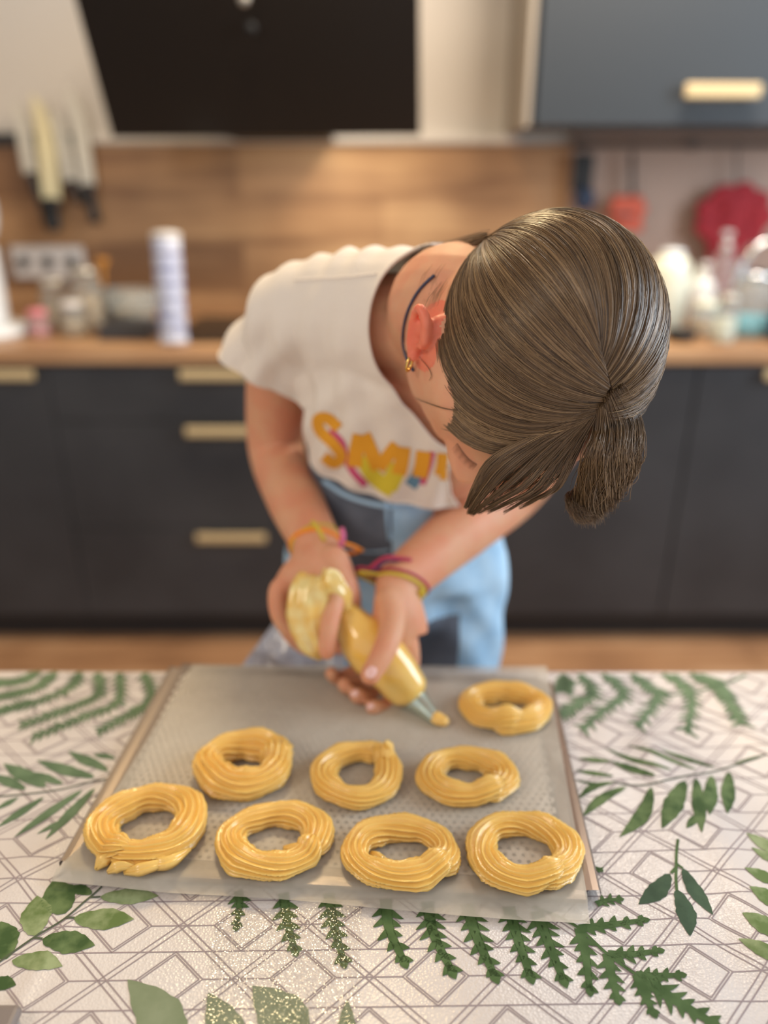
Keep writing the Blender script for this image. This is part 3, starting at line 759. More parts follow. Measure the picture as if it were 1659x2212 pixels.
# far ferns left and right
q = Print(.0007)
for pts in [[(-40, 385), (100, 350), (250, 320), (420, 230), (470, 145)], [(140, 450), (400, 370), (580, 270), (575, 150)], [(210, 520), (480, 420), (690, 320), (705, 150)], [(590, 490), (800, 370), (890, 290), (850, 150)], [(-40, 300), (200, 250), (330, 145)], [(-40, 215), (120, 195), (240, 145)]]:
    a = [g(x / 2.724, 1400 + y / 2.724) for x, y in pts[::-1]]
    q = Print(.0007); q.frond(a, .021, 20, taper=False); q.done('printed_fern', M['fern_far'])
for pts in [[(1240, 240), (1340, 350), (1460, 550)], [(900, 190), (1010, 240), (1110, 370), (1080, 600)], [(680, 190), (800, 280), (870, 360), (725, 560)], [(470, 190), (560, 250), (620, 350), (480, 450), (330, 580)], [(310, 190), (400, 320), (300, 400), (190, 480)], [(190, 190), (200, 240), (190, 300)], [(1100, 185), (1180, 220), (1260, 250)]]:
    a = [g(1160 + x / 3.325, 1400 + y / 3.325) for x, y in pts]
    q = Print(.0007); q.frond(a, .024, 15, taper=False); q.done('printed_fern', M['fern_far'])
q = Print(.0007)
q.curve([g(1160 + x / 3.325, 1400 + y / 3.325) for x, y in [(1500, 195), (1340, 265), (1140, 320), (880, 345)]], .003)
q.done('printed_stem', M['fern_far'])

# clear protective film square and grey corner object
a = [g(470, 1965), g(782, 1962), g(776, 2290), g(420, 2290)]
V = []; Fs = []
n = 20
for j in range(n + 1):
    for i in range(n + 1):
        u, v = i / n, j / n
        p = (np.array(a[0]) * (1 - u) + np.array(a[1]) * u) * (1 - v) + (np.array(a[3]) * (1 - u) + np.array(a[2]) * u) * v
        V.append((p[0], p[1], cloth_z(*p) + .0014))
for j in range(n):
    for i in range(n):
        k = j * (n + 1) + i; Fs.append((k, k + 1, k + n + 2, k + n + 1))
tag(mesh('clear_film_sheet', V, Fs, M['film']), 'thin square of clear glossy film lying on the cloth in the foreground', 'plastic film')
c = PZ(-15, 2260, TABLE_Z)
t = tag(box('grey_case', (c.x - .05, c.y - .05, TABLE_Z + .003), (PZ(52, 2200, TABLE_Z).x, PZ(0, 2172, TABLE_Z + .008).y, TABLE_Z + .011), mat('grey_shell', (128, 118, 114), .45), bev=.0038, seg=3), 'rounded grey corner of a flat object at the bottom left corner', 'case')

# ------------------------------------------------------------------ baking tray, paper
TR = TABLE_Z + .010                             # top of the tray sheet
fl_, fr_, bkl, bkr = PZ(112, 1872, TR), PZ(1293, 1972, TR), PZ(385, 1437, TR), PZ(1190, 1452, TR)
cx_ = (fl_ + fr_ + bkl + bkr) / 4
ax = ((fr_ - fl_) + (bkr - bkl)).normalized(); ay = Vector((-ax.y, ax.x, 0))
TWd = ((fr_ - fl_).length + (bkr - bkl).length) / 2; TDp = ((bkl - fl_).length + (bkr - fr_).length) / 2
print('TRAY', TWd, TDp, 'angle', math.degrees(math.atan2(ax.y, ax.x)), [tuple(round(c, 3) for c in p) for p in (fl_, fr_, bkl, bkr)])
hw, hd = TWd / 2 + .003, TDp / 2 - .004
def tp(u, v, z): return cx_ + ax * u + ay * v + Vector((0, 0, z - cx_.z))
t = empty('baking_tray', tp(0, 0, TABLE_Z), 'perforated aluminium baking tray on the leaf-patterned cloth', 'baking tray')
pit = .0071; rh = .0017
nu = int((2 * hw - .036) / pit); nv = int((2 * hd - .03) / (pit * .866))
u0 = -nu * pit / 2; v0 = -nv * pit * .866 / 2
V, Fs = [], []
for j in range(nv):
    shift = pit / 2 if j % 2 else 0
    for i in range(nu - 1):
        cu = u0 + (i + .5) * pit + shift; cv = v0 + (j + .5) * pit * .866; b = len(V)
        sq = [(-1, -1), (0, -1), (1, -1), (1, 0), (1, 1), (0, 1), (-1, 1), (-1, 0)]
        for k, (su, sv) in enumerate(sq):
            V.append(tp(cu + su * pit / 2, cv + sv * pit * .433, TR))
        for k, (su, sv) in enumerate(sq):
            an = math.atan2(sv, su); V.append(tp(cu + rh * math.cos(an), cv + rh * math.sin(an), TR))
        for k in range(8):
            k2 = (k + 1) % 8; Fs.append((b + k, b + k2, b + 8 + k2, b + 8 + k))
ps = mesh('perforated_sheet', V, Fs, M['tray_sheet'], t, smooth=False); ps['kind'] = 'stuff'
hu = -u0; hv = -v0
bm = bmesh.new()                                # border with rolled sides
def ringquad(a, b_):
    pass
prof = [(0, 0), (.006, .0008), (.0105, .0012), (.0125, -.001), (.0128, -.006)]
def strip(pts_in, nrm, closed=False):
    prev = None
    for o_, z in prof:
        row = [bm.verts.new(p + n_ * (o_ * s) + Vector((0, 0, z))) for p, n_, s in pts_in] if False else [bm.verts.new(p + nrm * o_ + Vector((0, 0, z))) for p in pts_in]
        if prev:
            for k in range(len(row) - 1): bm.faces.new((prev[k], prev[k + 1], row[k + 1], row[k]))
        prev = row
e = .0005
inner = [tp(-hw + .0128, -hd + .008, TR), tp(hw - .0128, -hd + .008, TR), tp(hw - .0128, hd - .008, TR), tp(-hw + .0128, hd - .008, TR)]
hole = [tp(-hu + .002, -hv, TR), tp(hu - .002, -hv, TR), tp(hu - .002, hv, TR), tp(-hu + .002, hv, TR)]
vi = [bm.verts.new(p) for p in inner]; vh = [bm.verts.new(p - Vector((0, 0, e))) for p in hole]
for k in range(4): bm.faces.new((vi[k], vi[(k + 1) % 4], vh[(k + 1) % 4], vh[k]))
n8 = 10
for A_, B_, nr in ((inner[1], inner[2], ax), (inner[3], inner[0], -ax)):
    strip([A_.lerp(B_, k / n8) for k in range(n8 + 1)], nr)
for A_, B_, nr in ((inner[0], inner[1], -ay), (inner[2], inner[3], ay)):
    row = [A_, B_]; a1 = [bm.verts.new(p) for p in row]; a2 = [bm.verts.new(p + nr * .008) for p in row]; a3 = [bm.verts.new(p + nr * .008 - Vector((0, 0, .004))) for p in row]
    bm.faces.new((a1[0], a1[1], a2[1], a2[0])); bm.faces.new((a2[0], a2[1], a3[1], a3[0]))
frm(bm, 'tray_border', M['tray'], t)
for sx in (-1, 1):
    for sy in (-1, 1):
        p = tp(sx * (hw - .02), sy * (hd - .015), TABLE_Z); lathe('tray_foot', [(.004, .0005), (.004, TR - TABLE_Z - .001)], p, M['tray'], t, n=10)

# parchment
pl = [PZ(107, 1893, TR + .001), PZ(1278, 1988, TR + .001), PZ(1180, 1440, TR + .001), PZ(398, 1437, TR + .001)]
V, Fs = [], []; n1, n2 = 110, 90
for j in range(n2 + 1):
    for i in range(n1 + 1):
        u, v = i / n1, j / n2
        p = (pl[0] * (1 - u) + pl[1] * u) * (1 - v) + (pl[3] * (1 - u) + pl[2] * u) * v
        p = p + ax * (.0095 * (1 - u) ** 3 * min(1, v * 9))
        q_ = p - cx_; lu, lv = q_.dot(ax), q_.dot(ay)
        # left edge of the paper stays a little inside further back
        z = TR + .0012 + .0009 * max(0, noise.noise(Vector((p.x * 22, p.y * 22, 3)))) + .0006 * max(0, noise.noise(Vector((p.x * 60, p.y * 60, 8))))
        over = max(0, -hd + .0 - lv)
        wob = .004 * noise.noise(Vector((p.x * 9, 5, 1)))
        z -= min(.0055, max(0, -hd - lv) * .9) * (1 + wob * 60)
        V.append((p.x, p.y + (wob * (1 - v / .1) if v < .1 else 0), max(z, TABLE_Z + .004)))
for j in range(n2):
    for i in range(n1):
        k = j * (n1 + 1) + i; Fs.append((k, k + 1, k + n1 + 2, k + n1 + 1))
tag(mesh('parchment_paper', V, Fs, M['paper']), 'sheet of whitish baking parchment lying on the tray beneath the dough rings', 'baking paper')
PT = TR + .0022

# ------------------------------------------------------------------ piped dough rings
def ring(b0, b1, t0, t1, tube_w, joint, seed, label, nlobe=13, over=.55, irregular=.05, hgt=.62, twist=.8, rise=1.0):
    """b0,b1 horizontal pixel extent, t0,t1 vertical pixel extent, joint = angle (deg, 0=right, 90=far) of the overlap"""
    r_ = random.Random(seed); tube_w *= .86; hgt *= 1.2
    yc = (t0 + t1) / 2
    fr0 = PZ((b0 + b1) / 2, t1, PT); fr1 = PZ((b0 + b1) / 2, t0, PT + tube_w * .7)
    L_ = PZ(b0, yc, PT + .005); R_ = PZ(b1, yc, PT + .005)
    c = Vector(((L_.x + R_.x) / 2, (fr0.y + fr1.y) / 2, PT))
    rx = (R_.x - L_.x) / 2 - tube_w * .95; ry = (fr1.y - fr0.y) / 2 - tube_w * .95
    nph, ns = 170, 13 * 11
    ja = math.radians(joint)
    V, Fs = [], []
    span = 2 * math.pi + over
    phs = [r_.random() * 6.28 for _ in range(6)]
    for i in range(nph + 1):
        s = i / nph; th = ja - over / 2 + span * s
        rad = 1 + irregular * (math.sin(2 * th + phs[0]) * .5 + math.sin(3 * th + phs[1]) * .35 + math.sin(5 * th + phs[2]) * .15)
        endt = min(s, 1 - s) * span
        tp_ = min(1, (endt / .42)) ** .5 if endt < .42 else 1
        tp_ = max(tp_, .10)
        tr_ = tube_w * tp_ * (1 + .09 * math.sin(th * 2 + phs[3]) + .05 * math.sin(th * 7 + phs[4]))
        # last stretch climbs over and shifts inwards, first stretch shifts outwards
        lift = 0; side = 0
        if s > 1 - over / span * 1.15:
            k = (s - (1 - over / span * 1.15)) / (over / span * 1.15); lift = tube_w * .50 * math.sin(min(1, k * 1.3) * math.pi / 2) * rise; side = -tube_w * .22 * k
        if s < over / span: side = tube_w * .15 * (1 - s / (over / span))
        px_ = c.x + (rx * rad + side) * math.cos(th); py_ = c.y + (ry * rad + side) * math.sin(th)
        nrm = Vector((math.cos(th) * ry, math.sin(th) * rx, 0)).normalized()
        for k in range(ns):
            a = 2 * math.pi * k / ns
            lob = 1 - abs(math.sin(nlobe / 2 * (a + twist * s * 2.0 + .15 * math.sin(th * 3 + phs[5])))) ** .9
            rr = tr_ * (.79 + .43 * lob)
            nz = noise.noise(Vector((px_ * 90 + math.cos(a) * 1.3, py_ * 90, seed + math.sin(a) * 1.3)))
            rr *= 1 + .06 * nz
            zz = math.sin(a) * rr * hgt + tube_w * hgt * .86 + lift
            if zz < 0: zz *= .02
            flare = 1.10 if math.sin(a) < -.35 else 1
            x = px_ + nrm.x * math.cos(a) * rr * flare; y = py_ + nrm.y * math.cos(a) * rr * flare
            V.append((x, y, PT + max(zz, 0) + .0002 * (k % 2)))
        if i:
            b = (i - 1) * ns
            for k in range(ns):
                j = (k + 1) % ns; Fs.append((b + k, b + j, b + ns + j, b + ns + k))
    Fs.append(tuple(range(ns))[::-1]); Fs.append(tuple(nph * ns + k for k in range(ns)))
    o = mesh('piped_dough_ring', V, Fs, M['dough'])
    tag(o, label, 'dough ring', 'piped choux dough rings on the baking paper')
    return o
ring(200, 434, 1702, 1886, .0122, -112, 1, 'front-row dough ring at the left end with a messy joined front', over=.5, irregular=.09, hgt=.75)
ring(472, 714, 1737, 1905, .0118, -20, 2, 'second dough ring from left in the front row with a nib inside its hole', over=.5)
ring(743, 988, 1766, 1928, .0114, -32, 3, 'third dough ring from left in the front row, wide and oval', over=.7)
ring(1016, 1252, 1755, 1938, .0116, -62, 4, 'front-row dough ring at the right end with fan-like ridges at its joint', over=.9, twist=1.8)
ring(424, 631, 1592, 1732, .0140, 20, 5, 'left dough ring of the middle row, thick with a small hole', over=.7, hgt=.78)
ring(675, 867, 1607, 1750, .0115, 48, 6, 'middle dough ring of the second row with a raised corner', over=.5, irregular=.07, rise=1.6)
ring(906, 1113, 1618, 1748, .0118, -50, 7, 'right dough ring of the middle row with a crossing joint in front', over=.9)
ring(996, 1190, 1479, 1586, .0122, -95, 8, 'farthest dough ring alone near the back right corner of the tray', over=1.1)
def nib(pts, rad, parent):
    V, Fs = tube_geo(catmull(pts, 18), np.interp(np.linspace(0, 1, 18), np.linspace(0, 1, len(rad)), rad), 20)
    V = [v + np.array((0, 0, .0012 * math.sin(i % 20 * 1.9))) for i, v in enumerate(V)]
    mesh('dough_tail', V, Fs, M['dough'], parent)
rings = [o for o in C.objects if o.name.startswith('piped_dough_ring')]
nib([PZ(668, 1845, PT + .004), PZ(640, 1838, PT + .005), PZ(612, 1832, PT + .003)], [.002, .006, .001], rings[1])
nib([PZ(822, 1862, PT + .002), PZ(812, 1850, PT + .003), PZ(800, 1842, PT + .003)], [.005, .0035, .001], rings[2])
nib([PZ(932, 1868, PT + .003), PZ(908, 1862, PT + .006), PZ(900, 1856, PT + .008)], [.006, .004, .001], rings[2])
for a_, b_, c_, r1_ in (((206, 1878), (232, 1850), (268, 1842), .006), ((232, 1884), (262, 1868), (300, 1874), .005), ((268, 1886), (318, 1872), (372, 1858), .0055), ((250, 1858), (300, 1848), (352, 1836), .006), ((318, 1858), (362, 1862), (412, 1834), .006), ((296, 1828), (318, 1836), (336, 1848), .004)):
    nib([PZ(*a_, PT + .002), PZ(*b_, PT + .007), PZ(*c_, PT + .006)], [.001, r1_, r1_ * .8, .001], rings[0])
nib([PZ(835, 1630, PT + .012), PZ(838, 1612, PT + .02), PZ(832, 1603, PT + .028)], [.007, .005, .001], rings[5])
nib([PZ(1110, 1690, PT + .004), PZ(1105, 1672, PT + .008)], [.006, .003], rings[6])

# ------------------------------------------------------------------ the person
RZ = math.radians(-17); TL = math.radians(52)
def rz(v): return np.array((v[0] * math.cos(RZ) - v[1] * math.sin(RZ), v[0] * math.sin(RZ) + v[1] * math.cos(RZ), v[2]))
hR = rz((-math.cos(TL), 0, math.sin(TL))); hF = rz((0, -1, 0)); hU = rz((math.sin(TL), 0, math.cos(TL)))
HR, HF, HU = (c2wd(v) for v in (hR, hF, hU))
HC = P(1168, 752, .60)
def H(r, f, u): return HC + HR * r + HF * f + HU * u
HQ = Matrix((HR, HF, HU)).transposed()
def ss(a, b, x):
    t_ = min(1, max(0, (x - a) / (b - a))); return t_ * t_ * (3 - 2 * t_)
HA, HB, HCU = .069, .099, .088
def head_pt(d):
    r, f, u = d
    lo = ss(-.15, -1.0, u)
    a = HA * (1 - .06 * lo); c = HCU if u > 0 else .125
    b = HB * (1 - .12 * lo) if f > 0 else HB * (1 - .35 * lo)
    p = Vector((r * a, f * b, u * c))
    if f > 0: p.y *= 1 - .06 * (1 - abs(r)) * 0
    def gs(q, s, amt, dirn=(0, 1, 0)):
        e_ = (p - Vector(q)); wgt = math.exp(-((e_.x / s[0]) ** 2 + (e_.y / s[1]) ** 2 + (e_.z / s[2]) ** 2)); return Vector(dirn) * amt * wgt
    o = Vector((0, 0, 0))
    o += gs((0, .09, -.036), (.011, .04, .018), .020) + gs((0, .092, -.015), (.008, .04, .02), .008)
    for s in (-1, 1):
        o += gs((s * .033, .08, -.004), (.015, .03, .010), -.006) + gs((s * .033, .08, -.006), (.010, .03, .006), .0045)
        o += gs((s * .034, .085, .014), (.022, .03, .008), .003)
        o += gs((s * .050, .06, -.040), (.024, .035, .024), .009, (s * .8, .5, 0))
        o += gs((s * .010, .09, -.042), (.007, .03, .008), .007)
    o += gs((0, .085, -.068), (.02, .03, .006), .006) + gs((0, .085, -.080), (.018, .03, .005), .005)
    o += gs((0, .075, -.108), (.02, .04, .014), .010)
    return p + o
B = Blob()
V, Fs = [], []; n = 90
for i in range(n + 1):
    th = math.pi * i / n
    for k in range(2 * n):
        ph = math.pi * k / n
        V.append(HC + HQ @ head_pt((math.sin(th) * math.cos(ph), math.sin(th) * math.sin(ph), math.cos(th))))
for i in range(n):
    for k in range(2 * n):
        j = (k + 1) % (2 * n); Fs.append((i * 2 * n + k, (i + 1) * 2 * n + k, (i + 1) * 2 * n + j, i * 2 * n + j))
B.add(V, Fs)

NECK = P(955, 708, .735); SR = P(632, 678, .805); SLf = P(1235, 775, .735)
UPC = P(925, 770, .785); CH = P(885, 890, .85); WA = P(868, 1045, .93); PE = P(858, 1185, .985)
lat_top = (SLf - SR).normalized(); 
# neck and shoulders
B.limb([H(0, -.03, -.05), H(0, -.03, -.10), NECK, UPC], [.050, .049, .054, .06])
B.limb([SR, P(780, 690, .765), NECK, P(1080, 735, .735), SLf], [.043, .045, .05, .045, .043])
def torso(bl, inflate):
    cs = [UPC, CH, WA, PE]; rr = [(.108, .075), (.120, .082), (.118, .078), (.135, .09)]
    bl.limb(cs, [(a + inflate, b + inflate) for a, b in rr], flat=tuple(lat_top * .8 + Vector((.3, 0, 0))), n=28)
torso(B, -.012)
EL = P(597, 968, .955); WR = P(690, 1188, .815)
B.limb([SR, P(602, 800, .885), EL, P(640, 1085, .885), WR], [(.042, .042), (.037, .037), (.035, .035), (.0325, .0325), (.0235, .026)], n=22)
ELL = P(1112, 1055, .925); WL = P(858, 1262, .80)
B.limb([SLf, P(1200, 920, .84), ELL, P(990, 1150, .865), WL], [(.042, .042), (.038, .038), (.036, .036), (.034, .034), (.0235, .0265)], n=22)
# legs under the jeans
for s, hx, kx in ((1, 965, 985), (-1, 755, 745)):
    hip = P(hx, 1235, 1.0); kn = Vector((hip.x + .005 * s, hip.y + .0, .45)); ank = Vector((hip.x + .01 * s, hip.y + .04, .08))
    B.limb([hip, hip.lerp(kn, .5), kn, kn.lerp(ank, .4), ank], [.062, .058, .045, .042, .03])
    B.limb([ank + Vector((0, .02, -.045)), ank + Vector((0, -.07, -.052)), ank + Vector((0, -.14, -.06))], [(.03, .03), (.035, .025), (.03, .015)], flat=(1, 0, 0))
    B.limb([ank, ank + Vector((0, .02, -.045))], [.03, .03])

# ---- hands.  bag axis first
TIP = PZ(944, 1558, PT + .002)
def bagp(px, py, d): return P(px, py, d)
# her left hand (viewer's right): palm right of/behind the bag, thumb in front
palm = [WL, P(862, 1318, .785), P(862, 1372, .785)]
B.limb(palm, [(.024, .020), (.030, .019), (.034, .017)], flat=tuple((P(900, 1360, .80) - P(830, 1330, .78)).normalized()))
def finger(pts, r0, r1): B.limb(pts, np.linspace(r0, r1, len(pts)), sub=5, n=14)
finger([P(838, 1300, .775), P(846, 1352, .752), P(830, 1405, .732), P(800, 1458, .722)], .0150, .0100)          # thumb
finger([P(885, 1395, .795), P(886, 1440, .802), P(865, 1500, .797), P(832, 1527, .780), P(806, 1528, .766)], .0105, .0080)  # index
finger([P(870, 1402, .805), P(868, 1440, .818), P(835, 1492, .812), P(796, 1508, .790), P(771, 1502, .772)], .0105, .0083)
finger([P(850, 1395, .812), P(840, 1430, .822), P(800, 1470, .815), P(762, 1488, .795), P(744, 1479, .780)], .0100, .0080)
finger([P(832, 1380, .812), P(815, 1410, .822), P(770, 1448, .815), P(732, 1465, .802), P(716, 1455, .792)], .0092, .0072)
B.limb([P(855, 1330, .79), P(880, 1400, .795)], [.018, .013]); B.limb([P(845, 1330, .795), P(840, 1395, .81)], [.018, .012])
# her right hand (viewer's left): back of hand above, fingers curl down the left of the bag, thumb tucked in front
B.limb([WR, P(680, 1238, .795), P(660, 1285, .795)], [(.025, .021), (.034, .019), (.036, .018)], flat=tuple((P(740, 1240, .80) - P(610, 1240, .80)).normalized()))
B.limb([P(715, 1215, .80), P(745, 1290, .79), P(752, 1360, .80)], [.020, .017, .012])
finger([P(700, 1275, .785), P(722, 1290, .762), P(712, 1345, .748), P(706, 1392, .744), P(706, 1408, .744)], .0110, .0082)   # thumb through the fold
finger([P(640, 1262, .79), P(604, 1272, .785), P(606, 1330, .785), P(640, 1372, .79), P(676, 1392, .795)], .0120, .0085)
finger([P(645, 1272, .80), P(612, 1290, .80), P(618, 1350, .80), P(652, 1392, .802), P(690, 1405, .805)], .0115, .0082)
finger([P(660, 1282, .81), P(634, 1310, .815), P(644, 1372, .815), P(680, 1402, .812)], .0110, .0080)
finger([P(690, 1290, .815), P(690, 1340, .825), P(712, 1390, .82), P(735, 1400, .81)], .0100, .0075)
# right ear, built as helix rim, bowl, tragus and lobe
EC = P(908, 718, .592)
e_up = (P(925, 668, .586) - P(900, 772, .606)).normalized()     # ear's own up
e_out = (P(878, 715, .599) - P(940, 722, .574)).normalized()    # from the hair line to the rim
def E(a, b, c=0): 
    nrm = e_out.cross(e_up).normalized()
    if nrm.dot(CAM - EC) < 0: nrm = -nrm
    return EC + e_out * a + e_up * b + nrm * c
rim = [E(-.012, -.006, .004), E(-.011, .010, .007), E(-.003, .019, .008), E(.006, .016, .004), E(.0105, .004, .001), E(.009, -.010, 0), E(.003, -.018, 0)]
body_bm = B
B.limb([E(-.012, .006, -.008), E(-.011, -.012, -.010)], [.009, .008])
B.limb(rim, [.0042, .0046, .0042, .0036, .0034, .0034, .004], sub=6, n=12)
B.limb([E(-.004, .010, -.001), E(.002, .004, -.001), E(.003, -.006, -.001), E(-.001, -.012, .001)], [.0026, .0028, .0028, .0032], sub=5, n=10)
B.ball(E(.002, -.019, 0), .0055, n=8); B.ball(E(-.008, -.010, .003), .004, n=8)
B.ball(E(-.002, 0, -.008), (.011, .010, .006), n=10)
person_me = B.fuse(.0021, 5, .5)
person = link('person', person_me, M['skin'])
person_me.materials.append(M['skin_red'])
ecv = EC
for p_ in person_me.polygons:
    if (p_.center - ecv).length < .030:
        if (p_.center - ecv).dot(e_out) > -.020: p_.material_index = 1
tag(person, 'person in white t-shirt and blue jeans bending over the tray squeezing a piping bag', 'person')
bvh_body = BVHTree.FromPolygons([v.co for v in person_me.vertices], [tuple(p.vertices) for p in person_me.polygons])

# closed eye: lashes and brow
def hit(px, py, bvh=bvh_body):
    r = ray(px, py).normalized(); l, n_, i_, d_ = bvh.ray_cast(CAM, r); return (l, n_) if l is not None else (None, None)
V, Fs = [], []
def addstrand(Vl, Fl, pts, r0, r1, n=3):
    v, f = tube_geo(pts, np.linspace(r0, r1, len(pts)), n, cap=False); o = len(Vl); Vl += v; Fl += [tuple(i + o for i in q) for q in f]
line = catmull([(988, 958), (1000, 976), (1014, 992), (1030, 1003)], 26)
for k, (x, y) in enumerate(line):
    l, n_ = hit(x, y)
    if l is None: continue
    d = c2wd((-.55 + .1 * math.sin(k), -.65, .1)).normalized()
    addstrand(V, Fs, [l, l + d * .0028 + n_ * .0008, l + d * .005 + n_ * .002], .00022, .00005)
pp = [hit(x, y)[0] for x, y in line]; pp = [p for p in pp if p is not None]
addstrand(V, Fs, pp, .0004, .0003)
mesh('eyelashes', V, Fs, mat('lash_brown', (60, 40, 32), .5), person)

# ---- thumb nail and others
def nail(px, py, rpx, tilt, parent=person):
    l, n_ = hit(px, py)
    if l is None: return
    bmn = bmesh.new(); bmesh.ops.create_uvsphere(bmn, u_segments=16, v_segments=10, radius=1)
    q = n_.to_track_quat('Z', 'Y').to_matrix()
    t_ax = (P(px + math.cos(tilt), py + math.sin(tilt), .75) - P(px, py, .75)).normalized(); t_ax = (t_ax - n_ * t_ax.dot(n_)).normalized(); s_ax = n_.cross(t_ax)
    R = Matrix((t_ax, s_ax, n_)).transposed()
    for v in bmn.verts: v.co = l - n_ * .0004 + R @ Vector((v.co.x * rpx * 1.25, v.co.y * rpx, v.co.z * .0014))
    frm(bmn, 'fingernail', M['nail'], parent, True)
nail(801, 1452, .0052, 2.1)
nail(766, 1497, .0036, 2.6); nail(800, 1525, .0034, 2.6)

# ---- t-shirt
Bs = Blob()
torso(Bs, .006)
Bs.limb([SR, P(770, 680, .775), NECK, P(1080, 725, .74), SLf], [.048, .064, .074, .06, .052])
Bs.limb([UPC, NECK, H(0, -.03, -.10)], [.085, .069, .064])
SE = P(566, 806, .875)
Bs.limb([P(680, 690, .795), SR, P(604, 738, .84), SE, P(548, 880, .90)], [.050, .050, .050, .055, .058])
SEL = P(1190, 900, .82)
Bs.limb([P(1180, 770, .735), SLf, SEL, P(1170, 950, .84)], [.054, .052, .050, .050])
sh = Bs.fuse(.0042, 8, .6)
bm = bmesh.new(); bm.from_mesh(sh)
def cut(co, no, rad, center=None, ok=lambda c: True):
    center = center or co
    geom_f = [f for f in bm.faces if (f.calc_center_median() - center).length < rad and ok(f.calc_center_median())]
    es = set(e for f in geom_f for e in f.edges); vs_ = set(v for f in geom_f for v in f.verts)
    bmesh.ops.bisect_plane(bm, geom=list(vs_) + list(es) + geom_f, plane_co=co, plane_no=no, clear_outer=True)
cut(SE, c2wd((-.48, -.80, -.30)).normalized(), .14, SE.lerp(P(563, 880, .91), .7), lambda c: c.x < -.088)
cut(SEL, (SEL - SLf).normalized(), .12, SEL.lerp(P(1170, 950, .84), .6))
hem_n = (PE - WA).normalized()
cut(WA - hem_n * .034, (hem_n + RT * -.10).normalized(), 9)
neck_dir = (HC - NECK).normalized()
cut(NECK + neck_dir * .008, neck_dir, .14, NECK + neck_dir * .08)
# drop loose islands
seen = set(); isl = []
for v in bm.verts:
    if v in seen: continue
    st = [v]; comp = []; seen.add(v)
    while st:
        q = st.pop(); comp.append(q)
        for e in q.link_edges:
            o_ = e.other_vert(q)
            if o_ not in seen: seen.add(o_); st.append(o_)
    isl.append(comp)
isl.sort(key=len)
for comp in isl[:-1]: bmesh.ops.delete(bm, geom=comp, context='VERTS')
bm.normal_update()
arm_ax = (SE - SR).normalized()
for v in bm.verts:                              # folds falling from the collar and shoulder
    q = v.co
    lat = (q - NECK).dot(lat_top); dn = (q - NECK).dot((PE - NECK).normalized())
    fold = math.sin(lat * 150 + 2.2 * noise.noise(q * 9)) * .0028 * ss(-.04, .05, dn) * (1 - ss(.18, .32, dn))
    dia = math.sin((q - SR).dot((lat_top + arm_ax * .6).normalized()) * 170 + 2 * noise.noise(q * 12)) * .0032 * math.exp(-((q - P(650, 860, .84)).length / .10) ** 2)
    topf = math.sin(lat * 200 + 3 * noise.noise(q * 11)) * .0036 * math.exp(-((q - P(780, 560, .79)).length / .07) ** 2)
    hemf = .004 * math.sin(lat * 60) * ss(.24, .36, dn)
    v.co += v.normal * (fold + dia + topf + hemf + .0034 * noise.noise(q * 14))
# boundary loops
def loops(bm):
    be = [e for e in bm.edges if e.is_boundary]; out = []; left = set(be)
    while left:
        e = left.pop(); lp = [e.verts[0], e.verts[1]]
        while True:
            nx_ = [x for x in lp[-1].link_edges if x in left]
            if not nx_: break
            x = nx_[0]; left.discard(x); lp.append(x.other_vert(lp[-1]))
        out.append([v.co.copy() for v in lp])
    return out
LP = [l for l in loops(bm) if len(l) > 20]
me = bpy.data.meshes.new('shirt'); bm.to_mesh(me); bm.free()
me.polygons.foreach_set('use_smooth', [True] * len(me.polygons))
shirt = link('t_shirt', me, M['shirt'], person); shirt['label'] = 'white short-sleeved t-shirt with a colourful printed word'
so = shirt.modifiers.new('s', 'SOLIDIFY'); so.thickness = .0014; so.offset = -1
bvh_shirt = BVHTree.FromPolygons([v.co for v in me.vertices], [tuple(p.vertices) for p in me.polygons])
def smooth_loop(l, it=30):
    a = np.array([tuple(v) for v in l]); 
    if np.linalg.norm(a[0] - a[-1]) < 1e-6: a = a[:-1]
    for _ in range(it): a = .5 * a + .25 * (np.roll(a, 1, 0) + np.roll(a, -1, 0))
    return np.vstack([a, a[:2]])
for l in LP:
    cen = sum(l, Vector()) / len(l)
    if (cen - NECK).length < .05:
        a = smooth_loop(l); cc_ = a.mean(0)
        out = a + (np.array(tuple(cc_)) - a) * .05
        V, Fs = tube_geo(out, [(.0075, .0016)] * len(out), 10, flat=None, cap=False)
        # collar band lies along the cloth: use direction along neck as flat axis
        V, Fs = [], []
        nd = np.array(tuple(neck_dir))
        m_ = len(out)
        for i in range(m_):
            rad = out[i] - cc_; rad /= np.linalg.norm(rad)
            for (o1, o2) in ((.0085, -.006), (.0095, -.0035), (.0045, .0005), (-.0025, .0038), (-.0045, .0030), (-.003, .0010), (.0035, -.0030)):
                V.append(out[i] + rad * o1 + nd * o2)
        for i in range(m_ - 1):
            for k in range(7):
                j = (k + 1) % 7; Fs.append((i * 7 + k, i * 7 + j, (i + 1) * 7 + j, (i + 1) * 7 + k))
        mesh('collar', V, Fs, M['shirt'], shirt)
    elif (cen - WA).length > .08:
        a = smooth_loop(l, 8)
        V, Fs = tube_geo(a, [.0016] * len(a), 6, cap=False); mesh('sleeve_hem', V, Fs, M['shirt'], shirt)
# shoulder seam
a = [hit(x, y, bvh_shirt) for x, y in catmull([(636, 606), (680, 603), (740, 600), (815, 592)], 24)]
a = [l + n_ * .0004 for l, n_ in a if l is not None]
if len(a) > 4: tube('seam', a, .0012, M['shirt'], shirt, n=6)

